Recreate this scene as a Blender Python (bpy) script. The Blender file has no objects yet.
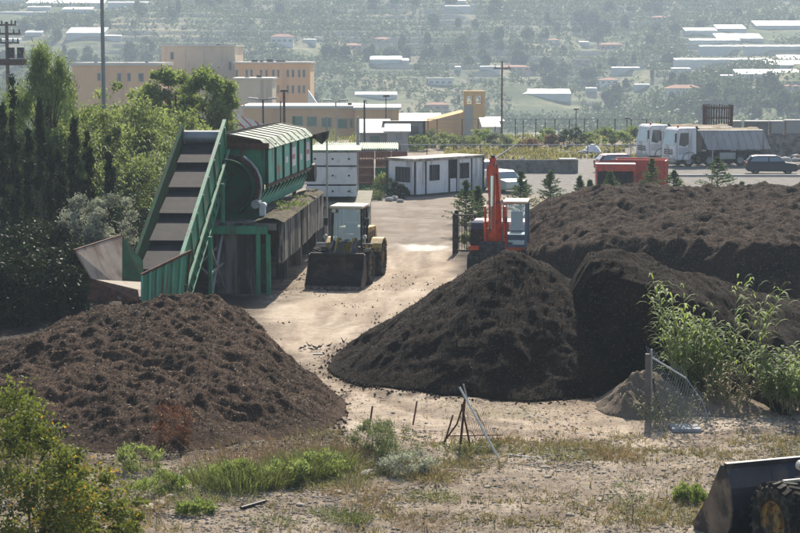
import bpy, math, random
import numpy as np
from mathutils import Vector, Matrix
R = math.radians
random.seed(7)
rng = np.random.default_rng(11)
sc = bpy.context.scene
COL = sc.collection

# ------------------------------------------------------------------ camera
F = 1800.0; CH = 9.1
PITCH = math.atan(213.5 / F)
cd = bpy.data.cameras.new('camera'); cam = bpy.data.objects.new('camera', cd); COL.objects.link(cam)
cam.location = (0, 0, CH); cam.rotation_euler = (math.pi/2 - PITCH, 0, 0)
cd.sensor_width = 36; cd.lens = F/800*36; cd.clip_start = 0.5; cd.clip_end = 8000
sc.camera = cam

def ray(px, py):
    u = (px-400)/F; v = (266.5-py)/F; c = math.cos(PITCH); s = math.sin(PITCH)
    return Vector((u, c+v*s, -s+v*c))
def G(px, py, z=0.0):
    d = ray(px, py); t = (z-CH)/d.z
    return Vector((d.x*t, d.y*t, z))
def D(px, py, Y):
    d = ray(px, py); t = Y/d.y
    return Vector((d.x*t, Y, CH+d.z*t))

# ------------------------------------------------------------------ noise
_T = np.random.default_rng(5).random((256, 256))
def vn(x, y, s=0):
    x = np.asarray(x, float)+s*17.31; y = np.asarray(y, float)+s*9.77
    xi = np.floor(x).astype(int); yi = np.floor(y).astype(int)
    fx = x-xi; fy = y-yi; fx = fx*fx*(3-2*fx); fy = fy*fy*(3-2*fy)
    a = _T[xi % 256, yi % 256]; b = _T[(xi+1) % 256, yi % 256]
    c = _T[xi % 256, (yi+1) % 256]; d = _T[(xi+1) % 256, (yi+1) % 256]
    return (a*(1-fx)+b*fx)*(1-fy)+(c*(1-fx)+d*fx)*fy
def fbm(x, y, o=4, s=0, g=0.5):
    t = 0; a = 1; n = 0
    for i in range(o):
        c, k = math.cos(i*.7+.3), math.sin(i*.7+.3)
        t = t+a*vn((x*c-y*k)*2**i, (x*k+y*c)*2**i, s+i*3); n += a; a *= g
    return t/n
def ss(e0, e1, x):
    t = np.clip((x-e0)/(e1-e0), 0, 1); return t*t*(3-2*t)

# ------------------------------------------------------------------ terrain height
def hz(x, y):
    x = np.asarray(x, float); y = np.asarray(y, float)
    b = np.interp(y, [0, 190, 215, 250, 300, 430, 560, 620, 1000, 1500, 2600], [0, 0, -2.4, -4.5, -7.5, -13, -14, -8, 55, 140, 300])
    far = ss(420, 640, y)
    b = b + far*(fbm(x/95, y/120, 4, 3)-.5)*22 + far*(fbm(x/26, y/40, 3, 9)-.5)*5
    b = b + 15*np.exp(-((x-150)/62)**2-((y-600)/55)**2) + 5*np.exp(-((x+110)/60)**2-((y-760)/70)**2)
    st = 2.6; q = b/st; fr = q-np.floor(q)
    ter = (np.floor(q)+ss(.72, 1.0, fr))*st
    m = far*ss(.42, .6, fbm(x/150, y/120, 3, 21))
    b = b*(1-m)+ter*m
    near = 1-ss(20, 60, y)
    b = b+near*0
    return b
def hzs(x, y): return float(hz(x, y))
def HP(px, py):
    d = ray(px, py); t = 430.0
    while t < 2400:
        p = d*t
        if CH+p.z < hzs(p.x, p.y): break
        t += 3
    p = d*t
    return Vector((p.x, p.y, hzs(p.x, p.y)))

# ------------------------------------------------------------------ materials
def newmat(name):
    m = bpy.data.materials.new(name); m.use_nodes = True; nt = m.node_tree; nt.nodes.clear()
    out = nt.nodes.new('ShaderNodeOutputMaterial')
    return m, nt, out
def nd(nt, t, **k):
    n = nt.nodes.new(t)
    for a, b in k.items():
        if a in n.inputs: n.inputs[a].default_value = b
        else: setattr(n, a, b)
    return n
MATS = {}
def mat(name, col, rough=.7, metal=0, var=.25, scale=1.5, dirt=None, dirt_amt=.35, dscale=2.5, bump=0, bscale=20, streak=False, alpha=None, spec=None, emis=None):
    if name in MATS: return MATS[name]
    m, nt, out = newmat(name); L = nt.links.new
    p = nd(nt, 'ShaderNodeBsdfPrincipled'); p.inputs['Roughness'].default_value = rough; p.inputs['Metallic'].default_value = metal
    p.inputs['Specular IOR Level'].default_value = spec if spec is not None else (.5 if rough < .5 else .22)
    tc = nd(nt, 'ShaderNodeTexCoord'); src = tc.outputs['Object']
    n1 = nd(nt, 'ShaderNodeTexNoise', Scale=scale, Detail=6.0, Roughness=.6); L(src, n1.inputs['Vector'])
    mx = nd(nt, 'ShaderNodeMix', data_type='RGBA')
    c = np.array(col, float)
    mx.inputs[6].default_value = (*np.clip(c*(1-var), 0, 1), 1); mx.inputs[7].default_value = (*np.clip(c*(1+var), 0, .9), 1)
    rr = nd(nt, 'ShaderNodeMapRange'); rr.inputs[1].default_value = .3; rr.inputs[2].default_value = .7
    L(n1.outputs['Fac'], rr.inputs[0]); L(rr.outputs[0], mx.inputs[0])
    colout = mx.outputs[2]
    if dirt is not None:
        mp = nd(nt, 'ShaderNodeMapping'); L(src, mp.inputs[0])
        if streak: mp.inputs['Scale'].default_value = (1, 1, .12)
        n2 = nd(nt, 'ShaderNodeTexNoise', Scale=dscale, Detail=8.0, Roughness=.65); L(mp.outputs[0], n2.inputs['Vector'])
        r2 = nd(nt, 'ShaderNodeMapRange'); t = .62-.3*dirt_amt; r2.inputs[1].default_value = t; r2.inputs[2].default_value = t+.12
        L(n2.outputs['Fac'], r2.inputs[0])
        m2 = nd(nt, 'ShaderNodeMix', data_type='RGBA'); L(r2.outputs[0], m2.inputs[0]); L(colout, m2.inputs[6]); m2.inputs[7].default_value = (*dirt, 1)
        colout = m2.outputs[2]
    L(colout, p.inputs['Base Color'])
    if bump:
        n3 = nd(nt, 'ShaderNodeTexNoise', Scale=bscale, Detail=5.0); L(src, n3.inputs['Vector'])
        b = nd(nt, 'ShaderNodeBump', Strength=bump, Distance=.05); L(n3.outputs['Fac'], b.inputs['Height']); L(b.outputs[0], p.inputs['Normal'])
    L(p.outputs[0], out.inputs[0]); MATS[name] = m
    return m
def leafmat(name, c0, c1, trans=.35, rough=.6, tcol=None):
    if name in MATS: return MATS[name]
    m, nt, out = newmat(name); L = nt.links.new
    a = nd(nt, 'ShaderNodeAttribute', attribute_name='tint')
    mx = nd(nt, 'ShaderNodeMix', data_type='RGBA'); mx.inputs[6].default_value = (*c0, 1); mx.inputs[7].default_value = (*c1, 1)
    L(a.outputs['Fac'], mx.inputs[0])
    p = nd(nt, 'ShaderNodeBsdfPrincipled', Roughness=rough); L(mx.outputs[2], p.inputs['Base Color'])
    p.inputs['Specular IOR Level'].default_value = .16
    t = nd(nt, 'ShaderNodeBsdfTranslucent')
    m3 = nd(nt, 'ShaderNodeMix', data_type='RGBA', blend_type='MULTIPLY'); m3.inputs[0].default_value = 1
    L(mx.outputs[2], m3.inputs[6]); m3.inputs[7].default_value = (*(tcol or (1.7, 1.8, .9)), 1); L(m3.outputs[2], t.inputs[0])
    s = nd(nt, 'ShaderNodeMixShader'); s.inputs[0].default_value = trans
    L(p.outputs[0], s.inputs[1]); L(t.outputs[0], s.inputs[2]); L(s.outputs[0], out.inputs[0]); MATS[name] = m
    return m
def heapmat(name, c0, c1, c2, sc_=1.0):
    m, nt, out = newmat(name); L = nt.links.new
    tc = nd(nt, 'ShaderNodeTexCoord')
    p = nd(nt, 'ShaderNodeBsdfPrincipled', Roughness=.95); p.inputs['Specular IOR Level'].default_value = .12
    n1 = nd(nt, 'ShaderNodeTexNoise', Scale=.55*sc_, Detail=9.0, Roughness=.7); L(tc.outputs['Object'], n1.inputs[0])
    cr = nd(nt, 'ShaderNodeValToRGB'); e = cr.color_ramp.elements
    e[0].position = .33; e[0].color = (*c0, 1); e[1].position = .7; e[1].color = (*c1, 1)
    L(n1.outputs['Fac'], cr.inputs[0])
    n2 = nd(nt, 'ShaderNodeTexNoise', Scale=14*sc_, Detail=4.0, Roughness=.7); L(tc.outputs['Object'], n2.inputs[0])
    r2 = nd(nt, 'ShaderNodeMapRange'); r2.inputs[1].default_value = .56; r2.inputs[2].default_value = .68
    L(n2.outputs['Fac'], r2.inputs[0])
    m2 = nd(nt, 'ShaderNodeMix', data_type='RGBA'); L(r2.outputs[0], m2.inputs[0]); L(cr.outputs[0], m2.inputs[6]); m2.inputs[7].default_value = (*c2, 1)
    L(m2.outputs[2], p.inputs['Base Color'])
    n3 = nd(nt, 'ShaderNodeTexNoise', Scale=9*sc_, Detail=7.0, Roughness=.75); L(tc.outputs['Object'], n3.inputs[0])
    b = nd(nt, 'ShaderNodeBump', Strength=.9, Distance=.12); L(n3.outputs['Fac'], b.inputs['Height']); L(b.outputs[0], p.inputs['Normal'])
    L(p.outputs[0], out.inputs[0]); return m

def glass(name, col=(.05, .07, .08), rough=.08):
    if name in MATS: return MATS[name]
    m, nt, out = newmat(name)
    p = nd(nt, 'ShaderNodeBsdfPrincipled', Roughness=rough); p.inputs['Base Color'].default_value = (*col, 1)
    p.inputs['Specular IOR Level'].default_value = .8
    nt.links.new(p.outputs[0], out.inputs[0]); MATS[name] = m; return m

# ------------------------------------------------------------------ object helpers
def tag(o, label=None, cat=None, group=None, kind=None):
    if label: o['label'] = label
    if cat: o['category'] = cat
    if group: o['group'] = group
    if kind: o['kind'] = kind
    return o
def empty(name, label, cat, loc=(0, 0, 0), rz=0, group=None):
    o = bpy.data.objects.new(name, None); COL.objects.link(o); o.location = loc; o.rotation_euler = (0, 0, rz)
    o.empty_display_size = .2
    return tag(o, label, cat, group)
def copy_tree(o, parent=None):
    c = o.copy(); COL.objects.link(c)
    if parent is not None: c.parent = parent
    for ch in list(o.children): copy_tree(ch, c)
    return c
def relabel(o, label): o['label'] = label; return o

class MB:
    def __init__(s): s.v = []; s.f = []; s.m = []; s.cur = 0
    def add(s, vs, fs, M=None):
        b = len(s.v)
        for p in vs:
            p = Vector(p)
            s.v.append(M @ p if M else p)
        for f in fs: s.f.append([b+i for i in f]); s.m.append(s.cur)
        return s
    def box(s, c, d, rz=0, M=None, taper=1.0):
        x, y, z = d[0]/2, d[1]/2, d[2]/2; t = taper
        vs = [(-x, -y, -z), (x, -y, -z), (x, y, -z), (-x, y, -z), (-x*t, -y*t, z), (x*t, -y*t, z), (x*t, y*t, z), (-x*t, y*t, z)]
        T = Matrix.Translation(c) @ Matrix.Rotation(rz, 4, 'Z')
        if M: T = M @ T
        return s.add(vs, [(0, 3, 2, 1), (4, 5, 6, 7), (0, 1, 5, 4), (1, 2, 6, 5), (2, 3, 7, 6), (3, 0, 4, 7)], T)
    def b2(s, a, b):
        return s.box([(a[i]+b[i])/2 for i in range(3)], [abs(b[i]-a[i]) for i in range(3)])
    def bar(s, p, q, w, h=None, up=(0, 0, 1)):
        p = Vector(p); q = Vector(q); d = q-p; L = d.length
        if L < 1e-6: return s
        h = h or w; d.normalize(); u = Vector(up)
        if abs(d.dot(u)) > .98: u = Vector((0, 1, 0))
        r = d.cross(u).normalized(); u = r.cross(d)
        vs = []
        for t in (p, q):
            for a, b in ((-1, -1), (1, -1), (1, 1), (-1, 1)): vs.append(t+r*(a*w/2)+u*(b*h/2))
        return s.add(vs, [(0, 1, 2, 3), (7, 6, 5, 4), (0, 4, 5, 1), (1, 5, 6, 2), (2, 6, 7, 3), (3, 7, 4, 0)])
    def tube(s, p, q, r1, r2=None, n=8, cap=True):
        p = Vector(p); q = Vector(q); r2 = r1 if r2 is None else r2; d = (q-p).normalized(); u = Vector((0, 0, 1))
        if abs(d.z) > .95: u = Vector((1, 0, 0))
        a = d.cross(u).normalized(); b = d.cross(a)
        vs = []
        for t, r in ((p, r1), (q, r2)):
            for i in range(n):
                an = 2*math.pi*i/n; vs.append(t+a*(r*math.cos(an))+b*(r*math.sin(an)))
        fs = [(i, (i+1) % n, n+(i+1) % n, n+i) for i in range(n)]
        if cap: fs += [tuple(range(n-1, -1, -1)), tuple(range(n, 2*n))]
        return s.add(vs, fs)
    def path(s, pts, r, n=8):
        for i in range(len(pts)-1):
            r0 = r[i] if isinstance(r, (list, tuple)) else r; r1 = r[i+1] if isinstance(r, (list, tuple)) else r
            s.tube(pts[i], pts[i+1], r0, r1, n)
        return s
    def prism(s, prof, a, b, axis='y'):   # profile in (x,z) extruded along y (or (y,z) along x)
        n = len(prof)
        def P(t, q): return (t[0], q, t[1]) if axis == 'y' else ((q, t[0], t[1]) if axis == 'x' else (t[0], t[1], q))
        vs = [P(t, a) for t in prof]+[P(t, b) for t in prof]
        fs = [(i, (i+1) % n, n+(i+1) % n, n+i) for i in range(n)]+[tuple(range(n-1, -1, -1)), tuple(range(n, 2*n))]
        return s.add(vs, fs)
    def strip(s, line, th, a, b, axis='y'):  # open profile line given thickness, extruded
        ln = [Vector((p[0], p[1])) for p in line]; off = []
        for i, p in enumerate(ln):
            d = (ln[min(i+1, len(ln)-1)]-ln[max(i-1, 0)]).normalized(); off.append(p+Vector((-d.y, d.x))*th)
        n = len(ln)
        for i in range(n-1):
            s.prism([ln[i], ln[i+1], off[i+1], off[i]], a, b, axis)
        return s
    def lathe(s, prof, c, n=24, axis='y'):  # prof (r, offset along axis)
        vs = []; m = len(prof)
        for i in range(n):
            an = 2*math.pi*i/n; ca, sa = math.cos(an), math.sin(an)
            for r, o in prof:
                if axis == 'y': vs.append((c[0]+r*ca, c[1]+o, c[2]+r*sa))
                elif axis == 'z': vs.append((c[0]+r*ca, c[1]+r*sa, c[2]+o))
                else: vs.append((c[0]+o, c[1]+r*ca, c[2]+r*sa))
        fs = []
        for i in range(n):
            j = (i+1) % n
            for k in range(m-1): fs.append((i*m+k, i*m+k+1, j*m+k+1, j*m+k))
        return s.add(vs, fs)
    def build(s, name, mats, parent=None, smooth=False, bevel=0, loc=None):
        me = bpy.data.meshes.new(name); me.from_pydata([tuple(v) for v in s.v], [], s.f)
        if not isinstance(mats, (list, tuple)): mats = [mats]
        for m in mats: me.materials.append(m)
        if len(mats) > 1:
            me.polygons.foreach_set('material_index', s.m)
        if smooth:
            me.polygons.foreach_set('use_smooth', [True]*len(me.polygons))
        me.update()
        o = bpy.data.objects.new(name, me); COL.objects.link(o)
        if parent is not None: o.parent = parent
        if loc is not None: o.location = loc
        if smooth and not bevel:
            try: me.set_sharp_from_angle(angle=R(40))
            except Exception: pass
        if bevel:
            b = o.modifiers.new('bevel', 'BEVEL'); b.width = bevel; b.segments = 2; b.limit_method = 'ANGLE'; b.angle_limit = R(35)
        return o

def npmesh(name, V, Q, mats, parent=None, tint=None, smooth=False, loc=None, attrs=None):
    V = np.asarray(V, np.float32); Q = np.asarray(Q, np.int32); k = Q.shape[1]
    me = bpy.data.meshes.new(name)
    me.vertices.add(len(V)); me.vertices.foreach_set('co', V.ravel())
    me.loops.add(Q.size); me.loops.foreach_set('vertex_index', Q.ravel())
    me.polygons.add(len(Q)); me.polygons.foreach_set('loop_start', np.arange(0, Q.size, k, dtype=np.int32))
    if smooth: me.polygons.foreach_set('use_smooth', np.ones(len(Q), bool))
    if not isinstance(mats, (list, tuple)): mats = [mats]
    for m in mats: me.materials.append(m)
    if tint is not None:
        a = me.attributes.new('tint', 'FLOAT', 'POINT'); a.data.foreach_set('value', np.asarray(tint, np.float32))
    for n_, v_ in (attrs or {}).items():
        a = me.attributes.new(n_, 'FLOAT', 'POINT'); a.data.foreach_set('value', np.asarray(v_, np.float32))
    me.update(calc_edges=True); me.validate()
    o = bpy.data.objects.new(name, me); COL.objects.link(o)
    if parent is not None: o.parent = parent
    if loc is not None: o.location = loc
    return o
def grid(xs, ys):
    X, Y = np.meshgrid(xs, ys); ny, nx = X.shape
    i = np.arange(ny-1)[:, None]*nx+np.arange(nx-1)[None, :]
    Q = np.stack([i, i+1, i+nx+1, i+nx], -1).reshape(-1, 4)
    return X, Y, Q

# ------------------------------------------------------------------ leaves
def unit(v): return v/np.maximum(np.linalg.norm(v, axis=-1, keepdims=True), 1e-9)
def leafquads(P, A, size, width, r):
    """P centres, A long axis (unit), sizes -> diamond quads"""
    n = len(P); B = unit(np.cross(A, r.normal(size=(n, 3))))
    a = A*np.reshape(size, (-1, 1)); b = B*np.reshape(width, (-1, 1))
    V = np.stack([P-a*.5, P+b*.5-a*.05, P+a*.5, P-b*.5-a*.05], 1).reshape(-1, 3)
    Q = np.arange(4*n).reshape(n, 4)
    return V, Q
def crown(name, mt, parent, r, n, ctr, rad, clumps=30, cr=.35, leaf=.12, wid=.06, up=0.0, shell=.75, tvar=.35, flat=.8, droop=0, cfun=None):
    """clumped leaf crown; ctr, rad in local metres"""
    ctr = np.array(ctr, float); rad = np.array(rad, float)
    d = unit(r.normal(size=(clumps, 3))); q = r.random((clumps, 1))**(1/3.)
    q = shell*.6+(1-shell*.6)*q
    C = d*q
    if cfun is not None: C = cfun(C)
    C = ctr+C*rad
    rs = cr*rad.mean()*(.6+.8*r.random(clumps))
    k = r.integers(0, clumps, n)
    P = C[k]+r.normal(size=(n, 3))*rs[k][:, None]*.55*np.array([1, 1, flat])
    A = unit(r.normal(size=(n, 3))+np.array([0, 0, up])+(P-ctr)/rad*.6)
    if droop: A = unit(A+np.array([0, 0, -droop]))
    sz = leaf*(.6+.8*r.random(n)); V, Q = leafquads(P, A, sz, sz*wid/leaf, r)
    ct = r.random(clumps)
    t = np.clip(ct[k]*.6+r.random(n)*tvar*1.2, 0, 1)
    return npmesh(name, V, Q, mt, parent, tint=np.repeat(t, 4)), C
M_bark = mat('bark', (.09, .065, .045), .9, var=.35, scale=6, bump=.4)
M_drybark = mat('pale_bark', (.2, .16, .12), .9, var=.3, scale=6)
def trunk(parent, base, C, r0, h, mt=None, every=3, name='trunk', lean=(0, 0)):
    mb = MB(); top = Vector((base[0]+lean[0], base[1]+lean[1], base[2]+h)); b = Vector(base)
    mid = b.lerp(top, .5)+Vector((.03*h, -.02*h, 0))
    mb.path([b, mid, top], [r0, r0*.75, r0*.35], 8)
    for i in range(0, len(C), every):
        c = Vector(C[i]); t = min(max((c.z-b.z)/h*.6, .2), .95); s = b.lerp(mid, t*2) if t < .5 else mid.lerp(top, t*2-1)
        m2 = s.lerp(c, .5)+Vector((0, 0, .04*h)); mb.path([s, m2, c], [r0*.35, r0*.2, r0*.06], 5)
    return mb.build(name, mt or M_bark, parent, smooth=True)

# ------------------------------------------------------------------ world, sun, haze
SUN_AZ, SUN_EL = R(8), R(39)
w = bpy.data.worlds.new('World'); sc.world = w; w.use_nodes = True; nt = w.node_tree
bg = nt.nodes['Background']; sky = nt.nodes.new('ShaderNodeTexSky'); sky.sky_type = 'NISHITA'; sky.sun_disc = False
sky.sun_elevation = SUN_EL; sky.sun_rotation = SUN_AZ; sky.air_density = 1.0; sky.dust_density = 1.5
nt.links.new(sky.outputs[0], bg.inputs[0]); bg.inputs[1].default_value = .095
ld = bpy.data.lights.new('sun', 'SUN'); ld.energy = 5.0; ld.angle = R(.53); ld.color = (1, .91, .77)
sun = bpy.data.objects.new('sun', ld); COL.objects.link(sun)
sd = Vector((math.sin(SUN_AZ)*math.cos(SUN_EL), math.cos(SUN_AZ)*math.cos(SUN_EL), math.sin(SUN_EL)))
sun.rotation_euler = sd.to_track_quat('Z', 'Y').to_euler(); sun.location = (0, 60, 60)
vs = sc.view_settings; sc.display_settings.display_device = 'sRGB'
vs.view_transform = 'Standard'; vs.look = 'None'; vs.gamma = 1; vs.use_curve_mapping = False; vs.exposure = 0.74
sc.render.engine = 'CYCLES'; cy = sc.cycles
cy.max_bounces = 6; cy.diffuse_bounces = 3; cy.glossy_bounces = 2; cy.transmission_bounces = 3; cy.transparent_max_bounces = 8; cy.volume_bounces = 0
cy.use_denoising = True; cy.sample_clamp_indirect = 8
try: cy.denoiser = 'OPENIMAGEDENOISE'
except Exception: pass

HAZE = 0.00042
m, nt, out = newmat('haze_air')
pv = nt.nodes.new('ShaderNodeVolumePrincipled'); pv.inputs['Color'].default_value = (.68, .83, 1.0, 1)
pv.inputs['Density'].default_value = HAZE; pv.inputs['Anisotropy'].default_value = .25
nt.links.new(pv.outputs[0], out.inputs['Volume'])
hb = MB().b2((-720, -40, -32), (720, 1080, 92)).build('haze', m)
tag(hb, 'pale blue summer haze filling the valley before the hills', 'haze', kind='stuff')

# ------------------------------------------------------------------ zones on the ground
def polyd(x, y, poly):
    x = np.asarray(x, float); y = np.asarray(y, float); ins = np.zeros(x.shape, bool); dm = np.full(x.shape, 1e9)
    n = len(poly)
    for i in range(n):
        x0, y0 = poly[i]; x1, y1 = poly[(i+1) % n]
        c = ((y0 > y) != (y1 > y)) & (x < (x1-x0)*(y-y0)/((y1-y0) if y1 != y0 else 1e-9)+x0); ins ^= c
        dx, dy = x1-x0, y1-y0; t = np.clip(((x-x0)*dx+(y-y0)*dy)/(dx*dx+dy*dy), 0, 1)
        dm = np.minimum(dm, np.hypot(x-x0-t*dx, y-y0-t*dy))
    return np.where(ins, -dm, dm)
def gp(*pts): return [tuple(G(a, b)[:2]) for a, b in pts]
Z_ROAD = gp((372, 203), (345, 240), (335, 290), (262, 312), (268, 330), (330, 385), (345, 412), (350, 432), (470, 447), (560, 452), (640, 446), (760, 420), (900, 405), (900, 330), (600, 300), (470, 262), (465, 205), (465, 193), (372, 193))
Z_YARD = gp((372, 250), (460, 250), (500, 215), (500, 189), (340, 189), (330, 215))
Z_ASPH = [(-30, 122), (4, 122), (10, 112), (60, 112), (140, 125), (140, 172), (20, 172), (4, 150), (-30, 150)]
Z_HEAP = [(2, 48), (3, 96), (40, 98), (46, 52), (14, 46.5), (8, 46.5)]
Z_BANK = [(-60, 64), (-10.8, 66), (-10.4, 84), (-9, 90), (-12, 108), (-22, 160), (-80, 160)]

RUTS = [gp((440, 200), (420, 245), (375, 290), (325, 335), (318, 375), (360, 405), (450, 425), (560, 432), (720, 424)), gp((392, 215), (365, 300), (303, 330), (322, 385), (400, 414), (500, 421), (590, 427)), gp((520, 196), (455, 207), (405, 232), (385, 215), (378, 195)), gp((462, 205), (440, 255), (395, 300), (340, 335), (330, 370))]
def polyline(x, y, pts):
    dm = np.full(np.shape(x), 1e9)
    q = np.array(pts); q2 = []
    for i in range(len(q)-1):      # Catmull-Rom smoothing
        a, b, c, d = q[max(i-1, 0)], q[i], q[i+1], q[min(i+2, len(q)-1)]
        for t in np.linspace(0, 1, 8, endpoint=False): q2.append(.5*((2*b)+(c-a)*t+(2*a-5*b+4*c-d)*t*t+(3*b-a-3*c+d)*t**3))
    q2.append(q[-1])
    for (x0, y0), (x1, y1) in zip(q2[:-1], q2[1:]):
        dx, dy = x1-x0, y1-y0; t = np.clip(((x-x0)*dx+(y-y0)*dy)/(dx*dx+dy*dy+1e-9), 0, 1); dm = np.minimum(dm, np.hypot(x-x0-t*dx, y-y0-t*dy))
    return dm
def ruts(X, Y):
    o = np.zeros(np.shape(X)); wx = X+(fbm(X/4, Y/4, 3, 71)-.5)*1.6
    for i, p_ in enumerate(RUTS):
        d = polyline(wx, Y, p_); o = np.maximum(o, (1-ss(.16, .34, np.abs(d-.95)))*(1, .8, .9, .7)[i])
    return o*ss(.30, .5, fbm(X/2.5, Y/2.5, 3, 77))
def ground_relief(X, Y):
    f = 1-ss(47, 53, Y)
    z = f*((fbm(X/5, Y/5, 3, 2)-.5)*.45+(fbm(X/.8, Y/.8, 3, 4)-.5)*.13)
    z += (1-f)*(fbm(X/3, Y/5, 3, 6)-.5)*.10*(1-ss(110, 130, Y))
    # left bank rising behind the plant
    z += 1.6*ss(0, 14, -polyd(X, Y, Z_BANK))
    # rough slope past the yard fence
    z += ss(164, 174, Y)*(1-ss(190, 200, Y))*(fbm(X/6, Y/6, 3, 8)-.3)*.9
    return z
def gz(x, y): return float(hz(x, y)+ground_relief(np.array([float(x)]), np.array([float(y)]))[0])
def GP(px, py):    # ground point with relief
    p = G(px, py)
    for _ in range(4): p = G(px, py, gz(p.x, p.y))
    return p

xs = np.concatenate([np.linspace(-700, -140, 40), np.linspace(-136, -44, 60), np.linspace(-42.5, -17, 60), np.linspace(-16.8, 17, 210), np.linspace(17.4, 43, 70), np.linspace(44, 140, 60), np.linspace(146, 700, 40)])
ys = np.concatenate([np.linspace(-30, 28, 16), np.linspace(29, 48, 180), np.linspace(48.2, 70, 110), np.linspace(70.5, 130, 130), np.linspace(131, 230, 110), np.linspace(233, 430, 60)])
X, Y, Q = grid(xs, ys)
Zr = hz(X, Y)+ground_relief(X, Y)
wob = (fbm(X/2.2, Y/2.2, 4, 12)-.5)
def zone(poly, soft, wamp=1.5): return 1-ss(-soft, soft, polyd(X, Y, poly)+wob*wamp)
a_road = np.maximum(zone(Z_ROAD, .5, 2.2), zone(Z_YARD, 1, 2))
a_asph = zone(Z_ASPH, 1.2, 2)
a_dark = np.maximum(np.maximum(zone(Z_HEAP, .6, 2.0), zone(Z_BANK, 1.5, 3)), zone([(-60, 50), (-6, 50), (-5.0, 60), (-5.2, 67), (-8.5, 70), (-60, 72)], .8, 1.5))  # dark soil round the heaps; shade of the left bank painted in too
a_veg = ss(.52, .66, fbm(X/3.0, Y/2.2, 4, 31))*(1-ss(44, 47, Y))*.55
a_veg = np.maximum(a_veg, ss(174, 180, Y)*ss(.36, .5, fbm(X/7, Y/9, 3, 33)))
a_yard = zone(Z_YARD, 2, 2)
a_wet = zone(gp((395, 243), (440, 246), (448, 250), (402, 252)), .8, 2.5)
a_dirt = np.zeros_like(X)
a_rut = ruts(X, Y); Zr = Zr-.035*a_rut
m, nt, out = newmat('ground_soil'); L = nt.links.new
p = nd(nt, 'ShaderNodeBsdfPrincipled', Roughness=.93); p.inputs['Specular IOR Level'].default_value = .2
tc = nd(nt, 'ShaderNodeTexCoord')
def noise(sc_, det=6, rough=.6, mp=None):
    n = nd(nt, 'ShaderNodeTexNoise', Scale=sc_, Detail=float(det), Roughness=rough)
    if mp:
        q = nd(nt, 'ShaderNodeMapping'); q.inputs['Scale'].default_value = mp; L(tc.outputs['Object'], q.inputs[0]); L(q.outputs[0], n.inputs[0])
    else: L(tc.outputs['Object'], n.inputs[0])
    return n.outputs['Fac']
def ramp(f, stops):
    c = nd(nt, 'ShaderNodeValToRGB'); L(f, c.inputs[0]); e = c.color_ramp.elements
    while len(e) < len(stops): e.new(.5)
    for i, (ps, cl) in enumerate(stops): e[i].position = ps; e[i].color = (*cl, 1)
    return c.outputs[0]
def mixc(f, a, b, bt='MIX'):
    q = nd(nt, 'ShaderNodeMix', data_type='RGBA', blend_type=bt)
    if hasattr(f, 'links'): L(f, q.inputs[0])
    else: q.inputs[0].default_value = f
    for i, c in ((6, a), (7, b)):
        if hasattr(c, 'links'): L(c, q.inputs[i])
        else: q.inputs[i].default_value = (*c, 1)
    return q.outputs[2]
def attr(n): return nd(nt, 'ShaderNodeAttribute', attribute_name=n).outputs['Fac']
def mth(op, a, b):
    q = nd(nt, 'ShaderNodeMath', operation=op)
    for i, c in enumerate((a, b)):
        if hasattr(c, 'links'): L(c, q.inputs[i])
        else: q.inputs[i].default_value = c
    return q.outputs[0]
def mr(f, a, b):
    q = nd(nt, 'ShaderNodeMapRange'); L(f, q.inputs[0]); q.inputs[1].default_value = a; q.inputs[2].default_value = b; return q.outputs[0]
dry = ramp(noise(.8, 9, .7), [(.32, (.115, .085, .062)), (.48, (.25, .20, .15)), (.68, (.42, .36, .285))])
spk = ramp(noise(9, 5, .7), [(.35, (.55, .55, .55)), (.5, (.95, .95, .95)), (.66, (1.45, 1.4, 1.3))])
dry = mixc(.8, dry, spk, 'MULTIPLY')
road = ramp(noise(.35, 8, .65, (1, .45, 1)), [(.32, (.26, .195, .14)), (.48, (.43, .345, .26)), (.68, (.58, .49, .39))])
road = mixc(.6, road, ramp(noise(5, 6, .7), [(.35, (.72, .7, .68)), (.6, (1.1, 1.1, 1.1))]), 'MULTIPLY')
trk = mr(noise(1.2, 5, .6, (1.0, .12, 1)), .56, .70)
road = mixc(mth('MULTIPLY', trk, .55), road, (.20, .155, .12))
yard = ramp(noise(.5, 7, .65, (.6, 1, 1)), [(.35, (.17, .14, .115)), (.65, (.31, .265, .22))])
road = mixc(attr('yard'), road, yard)
asph = ramp(noise(1.5, 7, .6), [(.3, (.12, .115, .105)), (.7, (.24, .225, .205))])
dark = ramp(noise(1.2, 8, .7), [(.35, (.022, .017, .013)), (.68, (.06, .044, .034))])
veg = ramp(noise(2.5, 8, .7), [(.35, (.05, .06, .022)), (.52, (.11, .12, .05)), (.68, (.21, .18, .11))])
c = mixc(attr('road'), dry, road)
c = mixc(attr('asph'), c, asph)
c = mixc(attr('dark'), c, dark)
c = mixc(attr('veg'), c, veg)
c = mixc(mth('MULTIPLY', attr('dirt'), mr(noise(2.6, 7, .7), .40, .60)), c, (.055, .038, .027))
c = mixc(mth('MULTIPLY', attr('rut'), mr(noise(3.5, 6, .7), .2, .75)), c, (.17, .125, .088))
c = mixc(mth('MULTIPLY', attr('wet'), .6), c, (.16, .13, .10))
L(mth('SUBTRACT', .93, mth('MULTIPLY', attr('wet'), .62)), p.inputs['Roughness'])
L(c, p.inputs['Base Color'])
bh = mth('ADD', mth('MULTIPLY', noise(11, 8, .75), .7), mth('MULTIPLY', noise(2.2, 6, .6), .8))
b = nd(nt, 'ShaderNodeBump', Strength=.7, Distance=.09); L(bh, b.inputs['Height']); L(b.outputs[0], p.inputs['Normal'])
L(p.outputs[0], out.inputs[0])
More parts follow.
